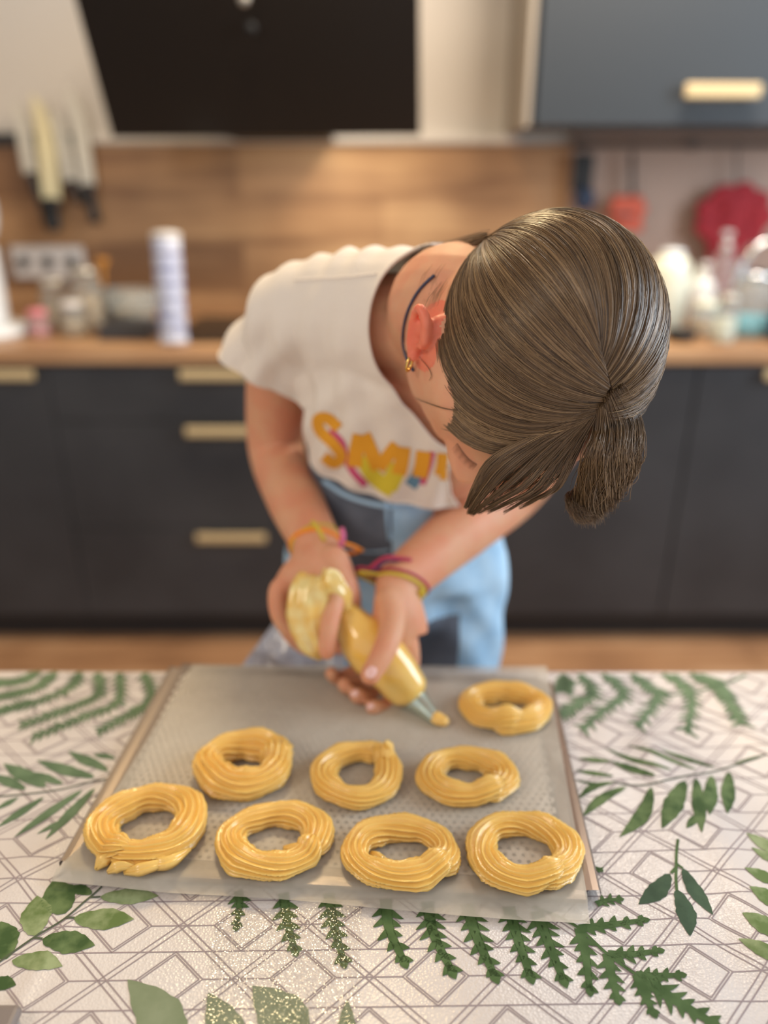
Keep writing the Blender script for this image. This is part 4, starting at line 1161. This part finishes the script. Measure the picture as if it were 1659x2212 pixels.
# printed word: strokes laid onto the cloth surface
class Ink:
    def __init__(s, lift): s.v = []; s.f = []; s.lift = lift
    def stroke(s, pts, wpx, n=None):
        c = catmull(pts, 26) if len(pts) > 2 else np.array([np.array(pts[0]) * (1 - k / 15) + np.array(pts[1]) * k / 15 for k in range(16)])
        T = np.gradient(c, axis=0); T /= np.linalg.norm(T, axis=1)[:, None] + 1e-9; N = np.stack([-T[:, 1], T[:, 0]], 1)
        rows = []
        for k in range(len(c)):
            row = []
            for w_ in (-1, -.5, 0, .5, 1):
                q = c[k] + N[k] * w_ * wpx / 2; l, n_ = hit(q[0], q[1], bvh_shirt)
                if l is None: row = None; break
                s.v.append(l + n_ * s.lift); row.append(len(s.v) - 1)
            rows.append(row)
        for a, b in zip(rows[:-1], rows[1:]):
            if a and b:
                for k in range(4):
                    if (Vector(s.v[a[k]]) - Vector(s.v[b[k + 1]])).length < .03: s.f.append((a[k], a[k + 1], b[k + 1], b[k]))
    def done(s, name, m):
        if s.v: mesh(name, s.v, s.f, m, shirt)
i1 = Ink(.0009); i2 = Ink(.0006); i3 = Ink(.0005); i4 = Ink(.0004)
i1.stroke([(733, 925), (708, 903), (688, 905), (692, 930), (722, 960), (738, 985), (722, 1000), (700, 985)], 24)
i1.stroke([(766, 1008), (770, 975), (778, 938)], 31); i1.stroke([(785, 938), (800, 970), (818, 1012)], 31)
i1.stroke([(818, 1012), (838, 985), (858, 960)], 28); i1.stroke([(872, 965), (868, 995), (862, 1024)], 31)
i1.stroke([(916, 974), (912, 1003), (906, 1030)], 33)
i1.stroke([(956, 978), (954, 1003), (950, 1026)], 23); i1.stroke([(950, 1026), (972, 1028)], 18)
i3.stroke([(712, 930), (738, 955), (748, 990), (764, 1020), (790, 1048)], 15)
i3.done('printed_shadow', M['ink_pink']); i3 = Ink(.0005); i3.stroke([(934, 975), (926, 1010), (912, 1046)], 13); i3.done('printed_shadow', M['ink_pink']); i3 = Ink(.0005); i3.stroke([(985, 1020), (1004, 1022)], 33)
i2.stroke([(784, 985), (800, 1020), (830, 1048), (850, 1058)], 33); i2.stroke([(838, 1055), (850, 1030), (862, 1005)], 39)
i4.stroke([(886, 1050), (900, 1030), (908, 1012)], 28)
i1.done('printed_letters', M['ink_orange']); i2.done('printed_shadow', M['ink_yellow']); i3.done('printed_shadow', M['ink_pink']); i4.done('printed_shadow', M['ink_teal'])

# ---- jeans
Bj = Blob()
Bj.limb([P(872, 975, .905), P(866, 1090, .955), PE, P(856, 1230, .995)], [(.112, .074), (.122, .090), (.142, .102), (.145, .10)], flat=(1, 0, 0), n=28)
for s, hx in ((1, 968), (-1, 750)):
    hip = P(hx, 1235, 1.0); kn = Vector((hip.x + .005 * s, hip.y + .0, .45)); ank = Vector((hip.x + .01 * s, hip.y + .04, .10))
    Bj.limb([hip, hip.lerp(kn, .5), kn, kn.lerp(ank, .5), ank], [.077, .072, .064, .06, .056], n=24)
jm = Bj.fuse(.006, 6, .6)
for v in jm.vertices:
    q = v.co; v.co = q + v.normal * (.004 * noise.noise(q * 14) + .0018 * math.sin(q.z * 60 + q.x * 90 + 4 * noise.noise(q * 8)))
jeans = link('jeans', jm, M['denim'], person); jeans['label'] = 'light blue jeans with shade painted grey on the front'
jm.materials.append(M['denim_shade'])
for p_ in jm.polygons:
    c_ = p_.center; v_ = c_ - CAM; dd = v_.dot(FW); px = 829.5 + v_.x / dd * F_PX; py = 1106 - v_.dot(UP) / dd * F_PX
    if p_.normal.y < .3:  # shade on the hip and inner leg, painted in as grey faces
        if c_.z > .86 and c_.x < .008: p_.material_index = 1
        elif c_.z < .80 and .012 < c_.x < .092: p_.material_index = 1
bvh_j = BVHTree.FromPolygons([v.co for v in jm.vertices], [tuple(p.vertices) for p in jm.polygons])
# waistband and seam
for pts, r_ in (([(700, 1040), (760, 1075), (850, 1095), (950, 1090), (1040, 1070)], .003), ([(838, 1070), (836, 1110), (842, 1165)], .0022), ([(745, 1180), (790, 1192), (840, 1190)], .0016)):
    a = [hit(x, y, bvh_j) for x, y in catmull(pts, 30)]; a = [l + n_ * .0003 for l, n_ in a if l is not None]
    if len(a) > 4: tube('seam', a, r_, M['denim'], jeans, n=6)

# ---- necklace, earring, bracelets
a = []
for x, y in catmull([(940, 596), (905, 630), (880, 680), (872, 735), (882, 775), (896, 800)], 30):
    l, n_ = hit(x, y)
    if l is not None: a.append(l + n_ * .0014)
if len(a) > 5:
    # follow neck smoothly
    A = np.array([tuple(p) for p in a])
    for _ in range(4): A[1:-1] = .5 * A[1:-1] + .25 * (A[:-2] + A[2:])
    tube('necklace', [Vector(p) for p in A], .0012, M['cord'], person, n=8)['label'] = 'dark braided cord necklace'
ec = E(.003, -.026, .001)
cs = [ec + (e_up * math.cos(q) + (e_out.cross(e_up)) * math.sin(q) * .8 + e_out * math.sin(q) * .45) * .0062 for q in np.linspace(-.2, 5.9, 26)]
tube('earring', cs, .0013, M['gold'], person, n=8)['label'] = 'small gold hoop earring'
def bracelet(pw, nx_dir, rr, m, w_, name='bracelet', lab=None, off=0):
    nd = Vector(nx_dir).normalized(); a_ = nd.orthogonal().normalized(); b_ = nd.cross(a_)
    pts = []
    for k in range(41):
        q = 2 * math.pi * k / 40; dr = a_ * math.cos(q) + b_ * math.sin(q)
        l, n_, i_, d_ = bvh_body.ray_cast(pw + dr * .09, -dr, .09)
        pts.append((l + n_ * w_ * .6) if l is not None else pw + dr * rr)
    A = np.array([tuple(p) for p in pts]); A = smooth_loop([Vector(p) for p in A[:-1]], 2)
    o = tube(name, [Vector(p) for p in A], w_, m, person, n=8)
    if lab: o['label'] = lab
ad = (WR - P(640, 1085, .885)).normalized(); ad2 = (ad + Vector((-.35, 0, -.1))).normalized()
bracelet(P(684, 1180, .82), ad2, .027, M['thread_orange'], .0022, lab='bright orange thread bracelet')
bracelet(P(688, 1172, .825), ad, .027, M['thread_yellow'], .0014, lab='thin yellow thread bracelet')
tube('bracelet_tassel', catmull([P(700, 1168, .79), P(688, 1145, .785), P(674, 1126, .79)], 8), .0022, M['thread_yellow'], person, n=6)
tube('bracelet_tassel', catmull([P(735, 1182, .80), P(741, 1160, .79), P(738, 1142, .795)], 8), .0030, M['thread_pink'], person, n=6)
bd = (WL - P(990, 1150, .865)).normalized()
bd2 = (bd * .9 + c2wd((.35, -.45, 0))).normalized()
bracelet(P(856, 1262, .80), bd2, .027, M['thread_yellow'], .0020, lab='yellow-green woven bracelet')
bracelet(P(862, 1254, .803), bd2, .028, M['thread_red'], .0015, lab='thin red and violet woven bracelet')
tube('bracelet_tassel', catmull([P(798, 1228, .785), P(830, 1205, .78), P(860, 1206, .785), P(888, 1210, .79)], 12), .0022, M['thread_red'], person, n=6)
tube('bracelet_tassel', catmull([P(800, 1232, .787), P(835, 1214, .785), P(865, 1212, .79), P(886, 1222, .795)], 12), .0014, M['thread_violet'], person, n=6)
tube('bracelet_tassel', catmull([P(900, 1285, .79), P(912, 1275, .785), P(908, 1295, .79)], 8), .0022, M['thread_yellow'], person, n=6)

# ------------------------------------------------------------------ piping bag
bag = empty('piping_bag', TIP, 'clear piping bag full of yellow dough squeezed in both hands', 'piping bag')
axd = (P(735, 1320, .775) - TIP)
path = catmull([P(893, 1505, .770), P(872, 1478, .770), P(838, 1437, .769), P(800, 1398, .770), P(765, 1355, .774), P(732, 1308, .780)], 50)
rads = np.interp(np.linspace(0, 1, 50), [0, .08, .3, .55, .72, .88, 1], [.0165, .0215, .0255, .0285, .0265, .0175, .009])
V, Fs = tube_geo(path, np.stack([rads, rads * .9], 1), 36)
V2 = []
for i, v in enumerate(V):
    k = i // 36; q = Vector(v); s_ = k / 49
    off_ = noise.noise(q * 55) * .0012 + .0012 * math.sin((i % 36) / 36 * 2 * math.pi * 7 + s_ * 3) * max(0, s_ - .55) * 2
    cdir = (q - Vector(path[k])).normalized(); V2.append(q + cdir * off_)
mesh('filled_bag', V2, Fs, M['bag'], bag)
nd = (P(893, 1505, .770) - TIP)
lathe('nozzle', [(.0050, 0), (.0058, .002), (.0085, nd.length * .45), (.0125, nd.length * .85), (.0160, nd.length * 1.04), (.0140, nd.length * 1.06)], TIP, M['nozzle'], bag, n=28, axis=nd)
# twisted upper end folding over the hand
f1 = catmull([P(742, 1335, .772), P(722, 1290, .762), P(690, 1262, .757), P(664, 1295, .752), P(662, 1350, .750), P(680, 1400, .752), P(694, 1424, .758)], 56)
fr = np.interp(np.linspace(0, 1, 56), [0, .15, .35, .6, .85, 1], [.009, .016, .022, .0185, .0105, .002])
V, Fs = tube_geo(f1, np.stack([fr, fr * .42], 1), 32, flat=tuple(c2wd((1, .25, 0))))
V2 = []
for i, v in enumerate(V):
    k = i // 32; q = Vector(v); an = (i % 32) / 32 * 2 * math.pi
    cdir = (q - Vector(f1[k])).normalized(); V2.append(q + cdir * (.0016 * math.sin(an * 6 + k * .18) + .0014 * noise.noise(q * 90)))
mesh('twisted_end', V2, Fs, M['bag_film'], bag)
# pile of dough just leaving the nozzle
Bd = Blob(); q0 = PZ(948, 1562, PT)
Bd.ball(q0 + Vector((.000, .001, .004)), (.0085, .0075, .0050)); Bd.ball(q0 + Vector((.004, -.002, .004)), (.006, .006, .0046)); Bd.ball(q0 + Vector((-.002, .003, .006)), (.006, .006, .004))
dm = Bd.fuse(.0008, 2)
tag(link('piped_dough_blob', dm, M['dough']), 'small blob of dough under the nozzle tip on the paper', 'dough')
# crumpled film behind the tray
cf = empty('crumpled_film', P(600, 1440, .86), 'crumpled translucent plastic film behind the tray left of the jeans', 'plastic film')
V, Fs = [], []; n1, n2 = 46, 30
A0, A1, B0_, B1_ = P(512, 1452, .875), P(745, 1455, .875), P(612, 1318, .90), P(745, 1330, .90)
for j in range(n2 + 1):
    for i in range(n1 + 1):
        u, v = i / n1, j / n2; p = (A0 * (1 - u) + A1 * u) * (1 - v) + (B0_ * (1 - u) + B1_ * u) * v
        p = p + Vector((0, -1, .2)) * (.012 * noise.noise(p * 26) + .006 * abs(noise.noise(p * 60)))
        V.append(p)
for j in range(n2):
    for i in range(n1):
        k = j * (n1 + 1) + i; Fs.append((k, k + 1, k + n1 + 2, k + n1 + 1))
o = mesh('film', V, Fs, M['crumple'], cf)
so = o.modifiers.new('s', 'SOLIDIFY'); so.thickness = .001

# ------------------------------------------------------------------ hair
HSX = np.array((HA + .006, HB + .007, HCU + .006))      # hair shell semi axes in head frame
def shell_w(d, k=1.0):                                   # unit dir in scaled space -> world
    p = d * HSX * k; return H(p[0], p[1], p[2])
def w2head(p): 
    q = p - HC; return np.array((q.dot(HR), q.dot(HF), q.dot(HU)))
def shell_hit(px, py):                                   # unit dir on shell seen at pixel
    o_ = w2head(CAM) / HSX; r_ = ray(px, py); d_ = np.array((r_.dot(HR), r_.dot(HF), r_.dot(HU))) / HSX
    a_ = d_ @ d_; b_ = 2 * o_ @ d_; c_ = o_ @ o_ - 1; D = b_ * b_ - 4 * a_ * c_
    if D < 0: t_ = -b_ / 2 / a_; q = o_ + d_ * t_; return q / np.linalg.norm(q)
    t_ = (-b_ - math.sqrt(D)) / 2 / a_; q = o_ + d_ * t_; return q / np.linalg.norm(q)
A_d = shell_hit(1305, 825)
B_d = np.array((.50, -.66, -.56)); B_d /= np.linalg.norm(B_d)
def proj(p):
    v = p - CAM; d = v.dot(FW); return (829.5 + v.dot(RT) / d * F_PX, 1106 - v.dot(UP) / d * F_PX, d)
print('hub', proj(shell_w(A_d)), 'pole B', proj(shell_w(B_d)), 'ear', proj(H(HA, 0, -.02)), 'eye', proj(H(.033, .09, -.005)), 'crown', proj(H(0, 0, HCU)), 'A_d', A_d)
K = (A_d + B_d) / 2; h_ = np.linalg.norm(B_d - A_d) / 2; e_ax = (B_d - A_d) / (2 * h_)
k_ax = K / np.linalg.norm(K) if np.linalg.norm(K) > 1e-3 else np.cross(e_ax, (1, 0, 0))
n_ax = np.cross(e_ax, k_ax)
def meridian(psi, ts, A=None):
    A = partpt(math.degrees(psi)) if A is None else A
    K = (A + B_d) / 2; h_ = np.linalg.norm(B_d - A) / 2; e_ax = (B_d - A) / (2 * h_); k_ax = K / np.linalg.norm(K); n_ax = np.cross(e_ax, k_ax)
    wv = math.cos(psi) * k_ax + math.sin(psi) * n_ax
    q = np.cross(e_ax, wv); c_ = q * (K @ q); R_ = math.sqrt(max(1e-6, 1 - c_ @ c_))
    x0 = -h_; y0 = K @ wv
    tA = math.atan2(y0, x0) % (2 * math.pi); tB = math.pi - tA
    th = tA + (tB - tA) * ts
    return c_ + R_ * (np.cos(th)[:, None] * e_ax + np.sin(th)[:, None] * wv)
# which psi is the right side (ear)?
def psi_of(d):
    v = d - A_d; return math.atan2(v @ n_ax, v @ k_ax)
psi_ear = psi_of(np.array((1, 0, -.0)))
print('psi ear', math.degrees(psi_ear), 'k', k_ax, 'n', n_ax)
sg = 1 if psi_ear > 0 else -1
PMAX = psi_of(shell_hit(985, 880)); 
for q in [(960, 830), (985, 880), (1050, 940), (1390, 850), (1400, 700), (1300, 500), (1150, 930)]:
    print('psi', q, round(math.degrees(psi_of(shell_hit(*q))), 1))
P_LO = math.degrees(psi_of(shell_hit(1030, 880))); P_HI = 152
PA = [(P_LO, shell_hit(1255, 925)), (-70, shell_hit(1290, 890)), (-35, shell_hit(1318, 835)), (0, shell_hit(1305, 780)), (30, shell_hit(1293, 745)), (60, shell_hit(1308, 790)), (95, shell_hit(1326, 850)), (125, shell_hit(1300, 890)), (P_HI, shell_hit(1285, 925))]
def partpt(ps):
    for (p0, a0), (p1, a1) in zip(PA[:-1], PA[1:]):
        if ps <= p1: u = max(0, (ps - p0) / (p1 - p0)); q = a0 * (1 - u) + a1 * u; return q / np.linalg.norm(q)
    return PA[-1][1]
print('P_LO', P_LO)
# scalp cap
V, Fs = [], []; NP, NT = 90, 50
for i in range(NP + 1):
    m_ = meridian(math.radians(P_LO + (P_HI - P_LO) * i / NP), np.linspace(0, 1, NT))
    for d in m_: V.append(shell_w(d, .975))
for i in range(NP):
    for j in range(NT - 1):
        k = i * NT + j; Fs.append((k, k + 1, k + NT + 1, k + NT))
hair_v, hair_f, tone = [], [], []
def strand(pts, r0, r1, tn):
    v, f = tube_geo(pts, np.interp(np.linspace(0, 1, len(pts)), [0, .15, .75, 1], [r0 * .6, r0, r0 * .9, r1]), 3, cap=False)
    o_ = len(hair_v); hair_v.extend(v); hair_f.extend([tuple(i + o_ for i in q) for q in f]); tone.extend([tn] * len(v))
scalp = mesh('scalp', V, Fs, M['scalp'], person)
NS = 9000
clump = [(rnd.uniform(P_LO, P_HI), rnd.uniform(-1, 1), rnd.random()) for _ in range(420)]
clump.sort()
cps = np.array([c[0] for c in clump])
for i in range(NS):
    ps = P_LO + (P_HI - P_LO) * (i + rnd.random()) / NS
    ci = int(np.argmin(np.abs(cps - ps))); cc0 = clump[ci]
    start = rnd.choice([0.0, rnd.random() * .3, rnd.random() * .75]); start = max(0, start)
    L = rnd.uniform(.35, .8); end = min(1, start + L) 
    n = 15; ts = np.linspace(start, end, n)
    pull = .35 * rnd.random()
    psw = ps + (cc0[0] - ps) * pull
    wv_ = rnd.uniform(0, 6.28); amp = rnd.uniform(0, 2.2)
    d0 = meridian(math.radians(ps), ts); d1 = meridian(math.radians(psw + amp * math.sin(wv_)), ts)
    mix = np.linspace(0, 1, n)[:, None]
    d = d0 * (1 - mix) + d1 * mix; d /= np.linalg.norm(d, axis=1)[:, None]
    lay = .985 + .010 * cc0[2] * (1 if rnd.random() < .9 else 1.8) + rnd.uniform(0, .016)
    pts = []
    for k in range(n):
        u = ts[k]; kk = lay + .007 * noise.noise(Vector((ps * .25, u * 6, 0))) - (.02 if k == 0 and start > 0 else 0) - (.006 if u < .04 else 0)
        pts.append(shell_w(d[k], kk))
    tn = min(1, max(0, .45 + .16 * cc0[1] + rnd.uniform(-.34, .34)))
    strand(pts, rnd.uniform(.0002, .00036), .0001, tn)
# loose short flyaways along the crown
for i in range(500):
    ps = rnd.uniform(P_LO, P_HI); s0_ = rnd.random() * .7
    d = meridian(math.radians(ps), np.linspace(s0_, s0_ + .22, 8)); d2 = meridian(math.radians(ps + rnd.uniform(-7, 7)), np.linspace(s0_, s0_ + .22, 8))
    pts = [shell_w((d[k] * (1 - k / 7) + d2[k] * k / 7), 1.0 + .022 * (k / 7) ** 1.5 * rnd.uniform(.5, 1.2)) for k in range(8)]
    strand(pts, .00014, .00006, rnd.uniform(.5, 1))
# guide-based locks
def lock(guides, n, r, jitter, tn0=.4, npts=16, curl=0.0, conv=.55):
    G = [catmull([tuple(p) for p in g_], npts) for g_ in guides]; m_ = len(G)
    for i in range(n):
        u = rnd.random() * (m_ - 1); k = min(int(u), m_ - 2); w_ = u - k
        base_ = G[k] * (1 - w_) + G[k + 1] * w_
        # clump tips to nearest of several attractors
        cl_u = round(u * 5) / 5; k2 = min(int(cl_u), m_ - 2); att = G[k2] * (1 - (cl_u - k2)) + G[k2 + 1] * (cl_u - k2)
        mix = (np.linspace(0, 1, npts) ** 1.5 * conv)[:, None]
        b_ = base_ * (1 - mix) + att * mix
        j = np.array([rnd.gauss(0, 1) for _ in range(3)]) * jitter
        ph = rnd.uniform(0, 6.28)
        t_ = np.linspace(0, 1, npts)
        w2 = np.stack([np.sin(t_ * 7 + ph), np.cos(t_ * 6 + ph), np.sin(t_ * 5 + ph * 2)], 1) * jitter * .5 * t_[:, None]
        pts = b_ + j * (.5 + .5 * t_[:, None]) + w2
        if curl:
            pts = pts + np.stack([np.cos(t_ * 14 + ph), np.sin(t_ * 14 + ph) * .3, np.sin(t_ * 14 + ph)], 1) * curl * (t_ ** 2)[:, None]
        cut_ = npts if rnd.random() < .6 else rnd.randint(int(npts * .6), npts)
        if cut_ < 5: cut_ = 5
        strand(pts[:cut_], r * rnd.uniform(.7, 1.2), r * .3, min(1, max(0, tn0 + rnd.uniform(-.25, .25))))
def S_(px, py, k=1.0): return shell_w(shell_hit(px, py), k)
# left fringe: separate locks from the hairline over the forehead, tips hanging at lower left
def fr(rx_, ry_, mx, my, tx, ty, d1=.555, d2=.585):
    return [S_(rx_, ry_, .99), S_((rx_ + mx) / 2 + 6, (ry_ + my) / 2 - 12, 1.0), P(mx, my, d1), P((mx + tx) / 2 - 8, (my + ty) / 2 + 6, (d1 + d2) / 2), P(tx, ty, d2)]
roots = [(1240, 925), (1262, 918), (1278, 910), (1288, 900), (1292, 890)]
tips = [(1008, 1096, 1085, 1010), (1012, 1108, 1105, 1022), (1030, 1108, 1128, 1030), (1060, 1112, 1150, 1040), (1100, 1108, 1180, 1046), (1140, 1096, 1200, 1050), (1168, 1080, 1222, 1044)]
tips = [(1006, 1096, 1072, 998, 210), (1012, 1108, 1092, 1014, 210), (1018, 1111, 1116, 1032, 120), (1030, 1108, 1140, 1044, 64), (1052, 1108, 1160, 1052, 50), (1085, 1108, 1182, 1050, 34), (1120, 1098, 1200, 1052, 30), (1165, 1076, 1212, 1046, 60)]
for k, (tx, ty, mx, my, nn_) in enumerate(tips):
    rt = roots[min(4, k * 4 // 7)]
    sp = 1 if k < 2 else .35
    lock([fr(rt[0] - 24, rt[1] - 6, mx - 14 * sp, my - 7 * sp, tx - 1, ty), fr(rt[0], rt[1], mx + 8 * sp, my + 5 * sp, tx + 5, ty)], nn_, .00030, .0008, tn0=.40, conv=.45)
lock([fr(1235, 915, 1085, 985, 1012, 1085), fr(1250, 920, 1135, 1015, 1080, 1070), fr(1285, 900, 1215, 1020, 1165, 1055)], 260, .00026, .0020, tn0=.5, conv=.1)
for q_ in range(14):
    a_ = rnd.random(); strand(catmull([tuple(S_(1230 + 50 * a_, 925, 1.0)), tuple(P(1110 + 90 * a_, 1010 + 30 * a_, .553)), tuple(P(1030 + 110 * a_ + rnd.uniform(-20, 20), 1095 + rnd.uniform(-12, 10), .585))], 16), .0002, .0001, .4)
# side sweep back over the temple from the crown (lower edge of the swept-back hair)
lock([[S_(1275, 880), S_(1180, 915, 1.0), S_(1085, 902, 1.0), S_(1015, 862, 1.0), S_(965, 790, 1.0), S_(950, 700, 1.0)],
      [S_(1262, 905), S_(1170, 935, 1.0), S_(1090, 928, 1.0), S_(1012, 885, 1.0), S_(958, 812, 1.0), S_(944, 720, 1.0)]], 420, .00028, .0010, tn0=.42, conv=.1)
# right side piece: wavy lock falling past the far temple
lock([[S_(1292, 885, 1.0), S_(1286, 930, 1.004), P(1275, 975, .53), P(1262, 1030, .55), P(1255, 1075, .57), P(1248, 1100, .58)],
      [S_(1303, 872, 1.0), S_(1310, 925, 1.006), P(1310, 975, .53), P(1300, 1030, .55), P(1285, 1080, .57), P(1268, 1112, .58)],
      [S_(1318, 850, 1.0), S_(1345, 915, 1.008), P(1345, 975, .535), P(1335, 1025, .555), P(1312, 1070, .57), P(1285, 1112, .58)],
      [S_(1345, 830, 1.0), S_(1378, 905, 1.008), P(1382, 965, .555), P(1370, 1010, .565), P(1338, 1060, .575), P(1300, 1100, .58)]], 1700, .00036, .0022, tn0=.45, curl=.006, conv=.35)
lock([[P(1262, 1020, .56), P(1268, 1052, .575), P(1252, 1062, .58), P(1236, 1070, .575), P(1240, 1092, .57), P(1258, 1112, .57)],
      [P(1290, 1020, .56), P(1285, 1060, .575), P(1262, 1068, .58), P(1246, 1078, .575), P(1252, 1104, .57), P(1272, 1118, .57)]], 420, .0003, .0022, tn0=.35, curl=.003, conv=.3)
# gathered tail at the nape
lock([[shell_w(B_d, 1.0), P(960, 560, .66), P(930, 562, .69), P(905, 590, .72), P(915, 640, .78)],
      [shell_w(B_d, 1.02), P(950, 540, .66), P(915, 545, .69), P(888, 575, .72), P(900, 640, .78)]], 300, .0003, .0045, tn0=.6, conv=.1)
# wisps across the cheek
def wisp(pxs, d0):
    pts = []
    for x, y in catmull(pxs, 26):
        l, n_ = hit(x, y); pts.append(l + n_ * .0012 if l is not None else P(x, y, d0))
    A = np.array([tuple(p) for p in pts]); 
    for _ in range(6): A[1:-1] = .5 * A[1:-1] + .25 * (A[:-2] + A[2:])
    strand(A, .00028, .0002, .25); strand(A + nrg.normal(size=3) * .0004, .0002, .0001, .4)
wisp([(1110, 905), (1060, 930), (1005, 935), (950, 922), (898, 892)], .57)
wisp([(1000, 885), (968, 882), (935, 872), (898, 858)], .57)
wisp([(905, 770), (925, 790), (935, 810), (930, 822)], .56)
for i in range(26):
    x0 = 905 + rnd.random() * 45; y0 = 610 + rnd.random() * 60
    l, n_ = hit(x0, y0)
    if l is not None: strand([l + n_ * .0006, l + n_ * .002 + c2wd((.004, .008, 0)), l + n_ * .003 + c2wd((.010, .015, 0))], .00016, .00008, .7)
hm = mesh('hair', hair_v, hair_f, M['hair'], person)
at = hm.data.attributes.new('tone', 'FLOAT', 'POINT'); at.data.foreach_set('value', np.array(tone, dtype=np.float32))
hm['label'] = 'long brown hair pulled back with loose front locks'; hm['kind'] = 'stuff'
print('hair tris', len(hair_f) * 2, 'body', len(person_me.polygons), 'shirt', len(me.polygons))
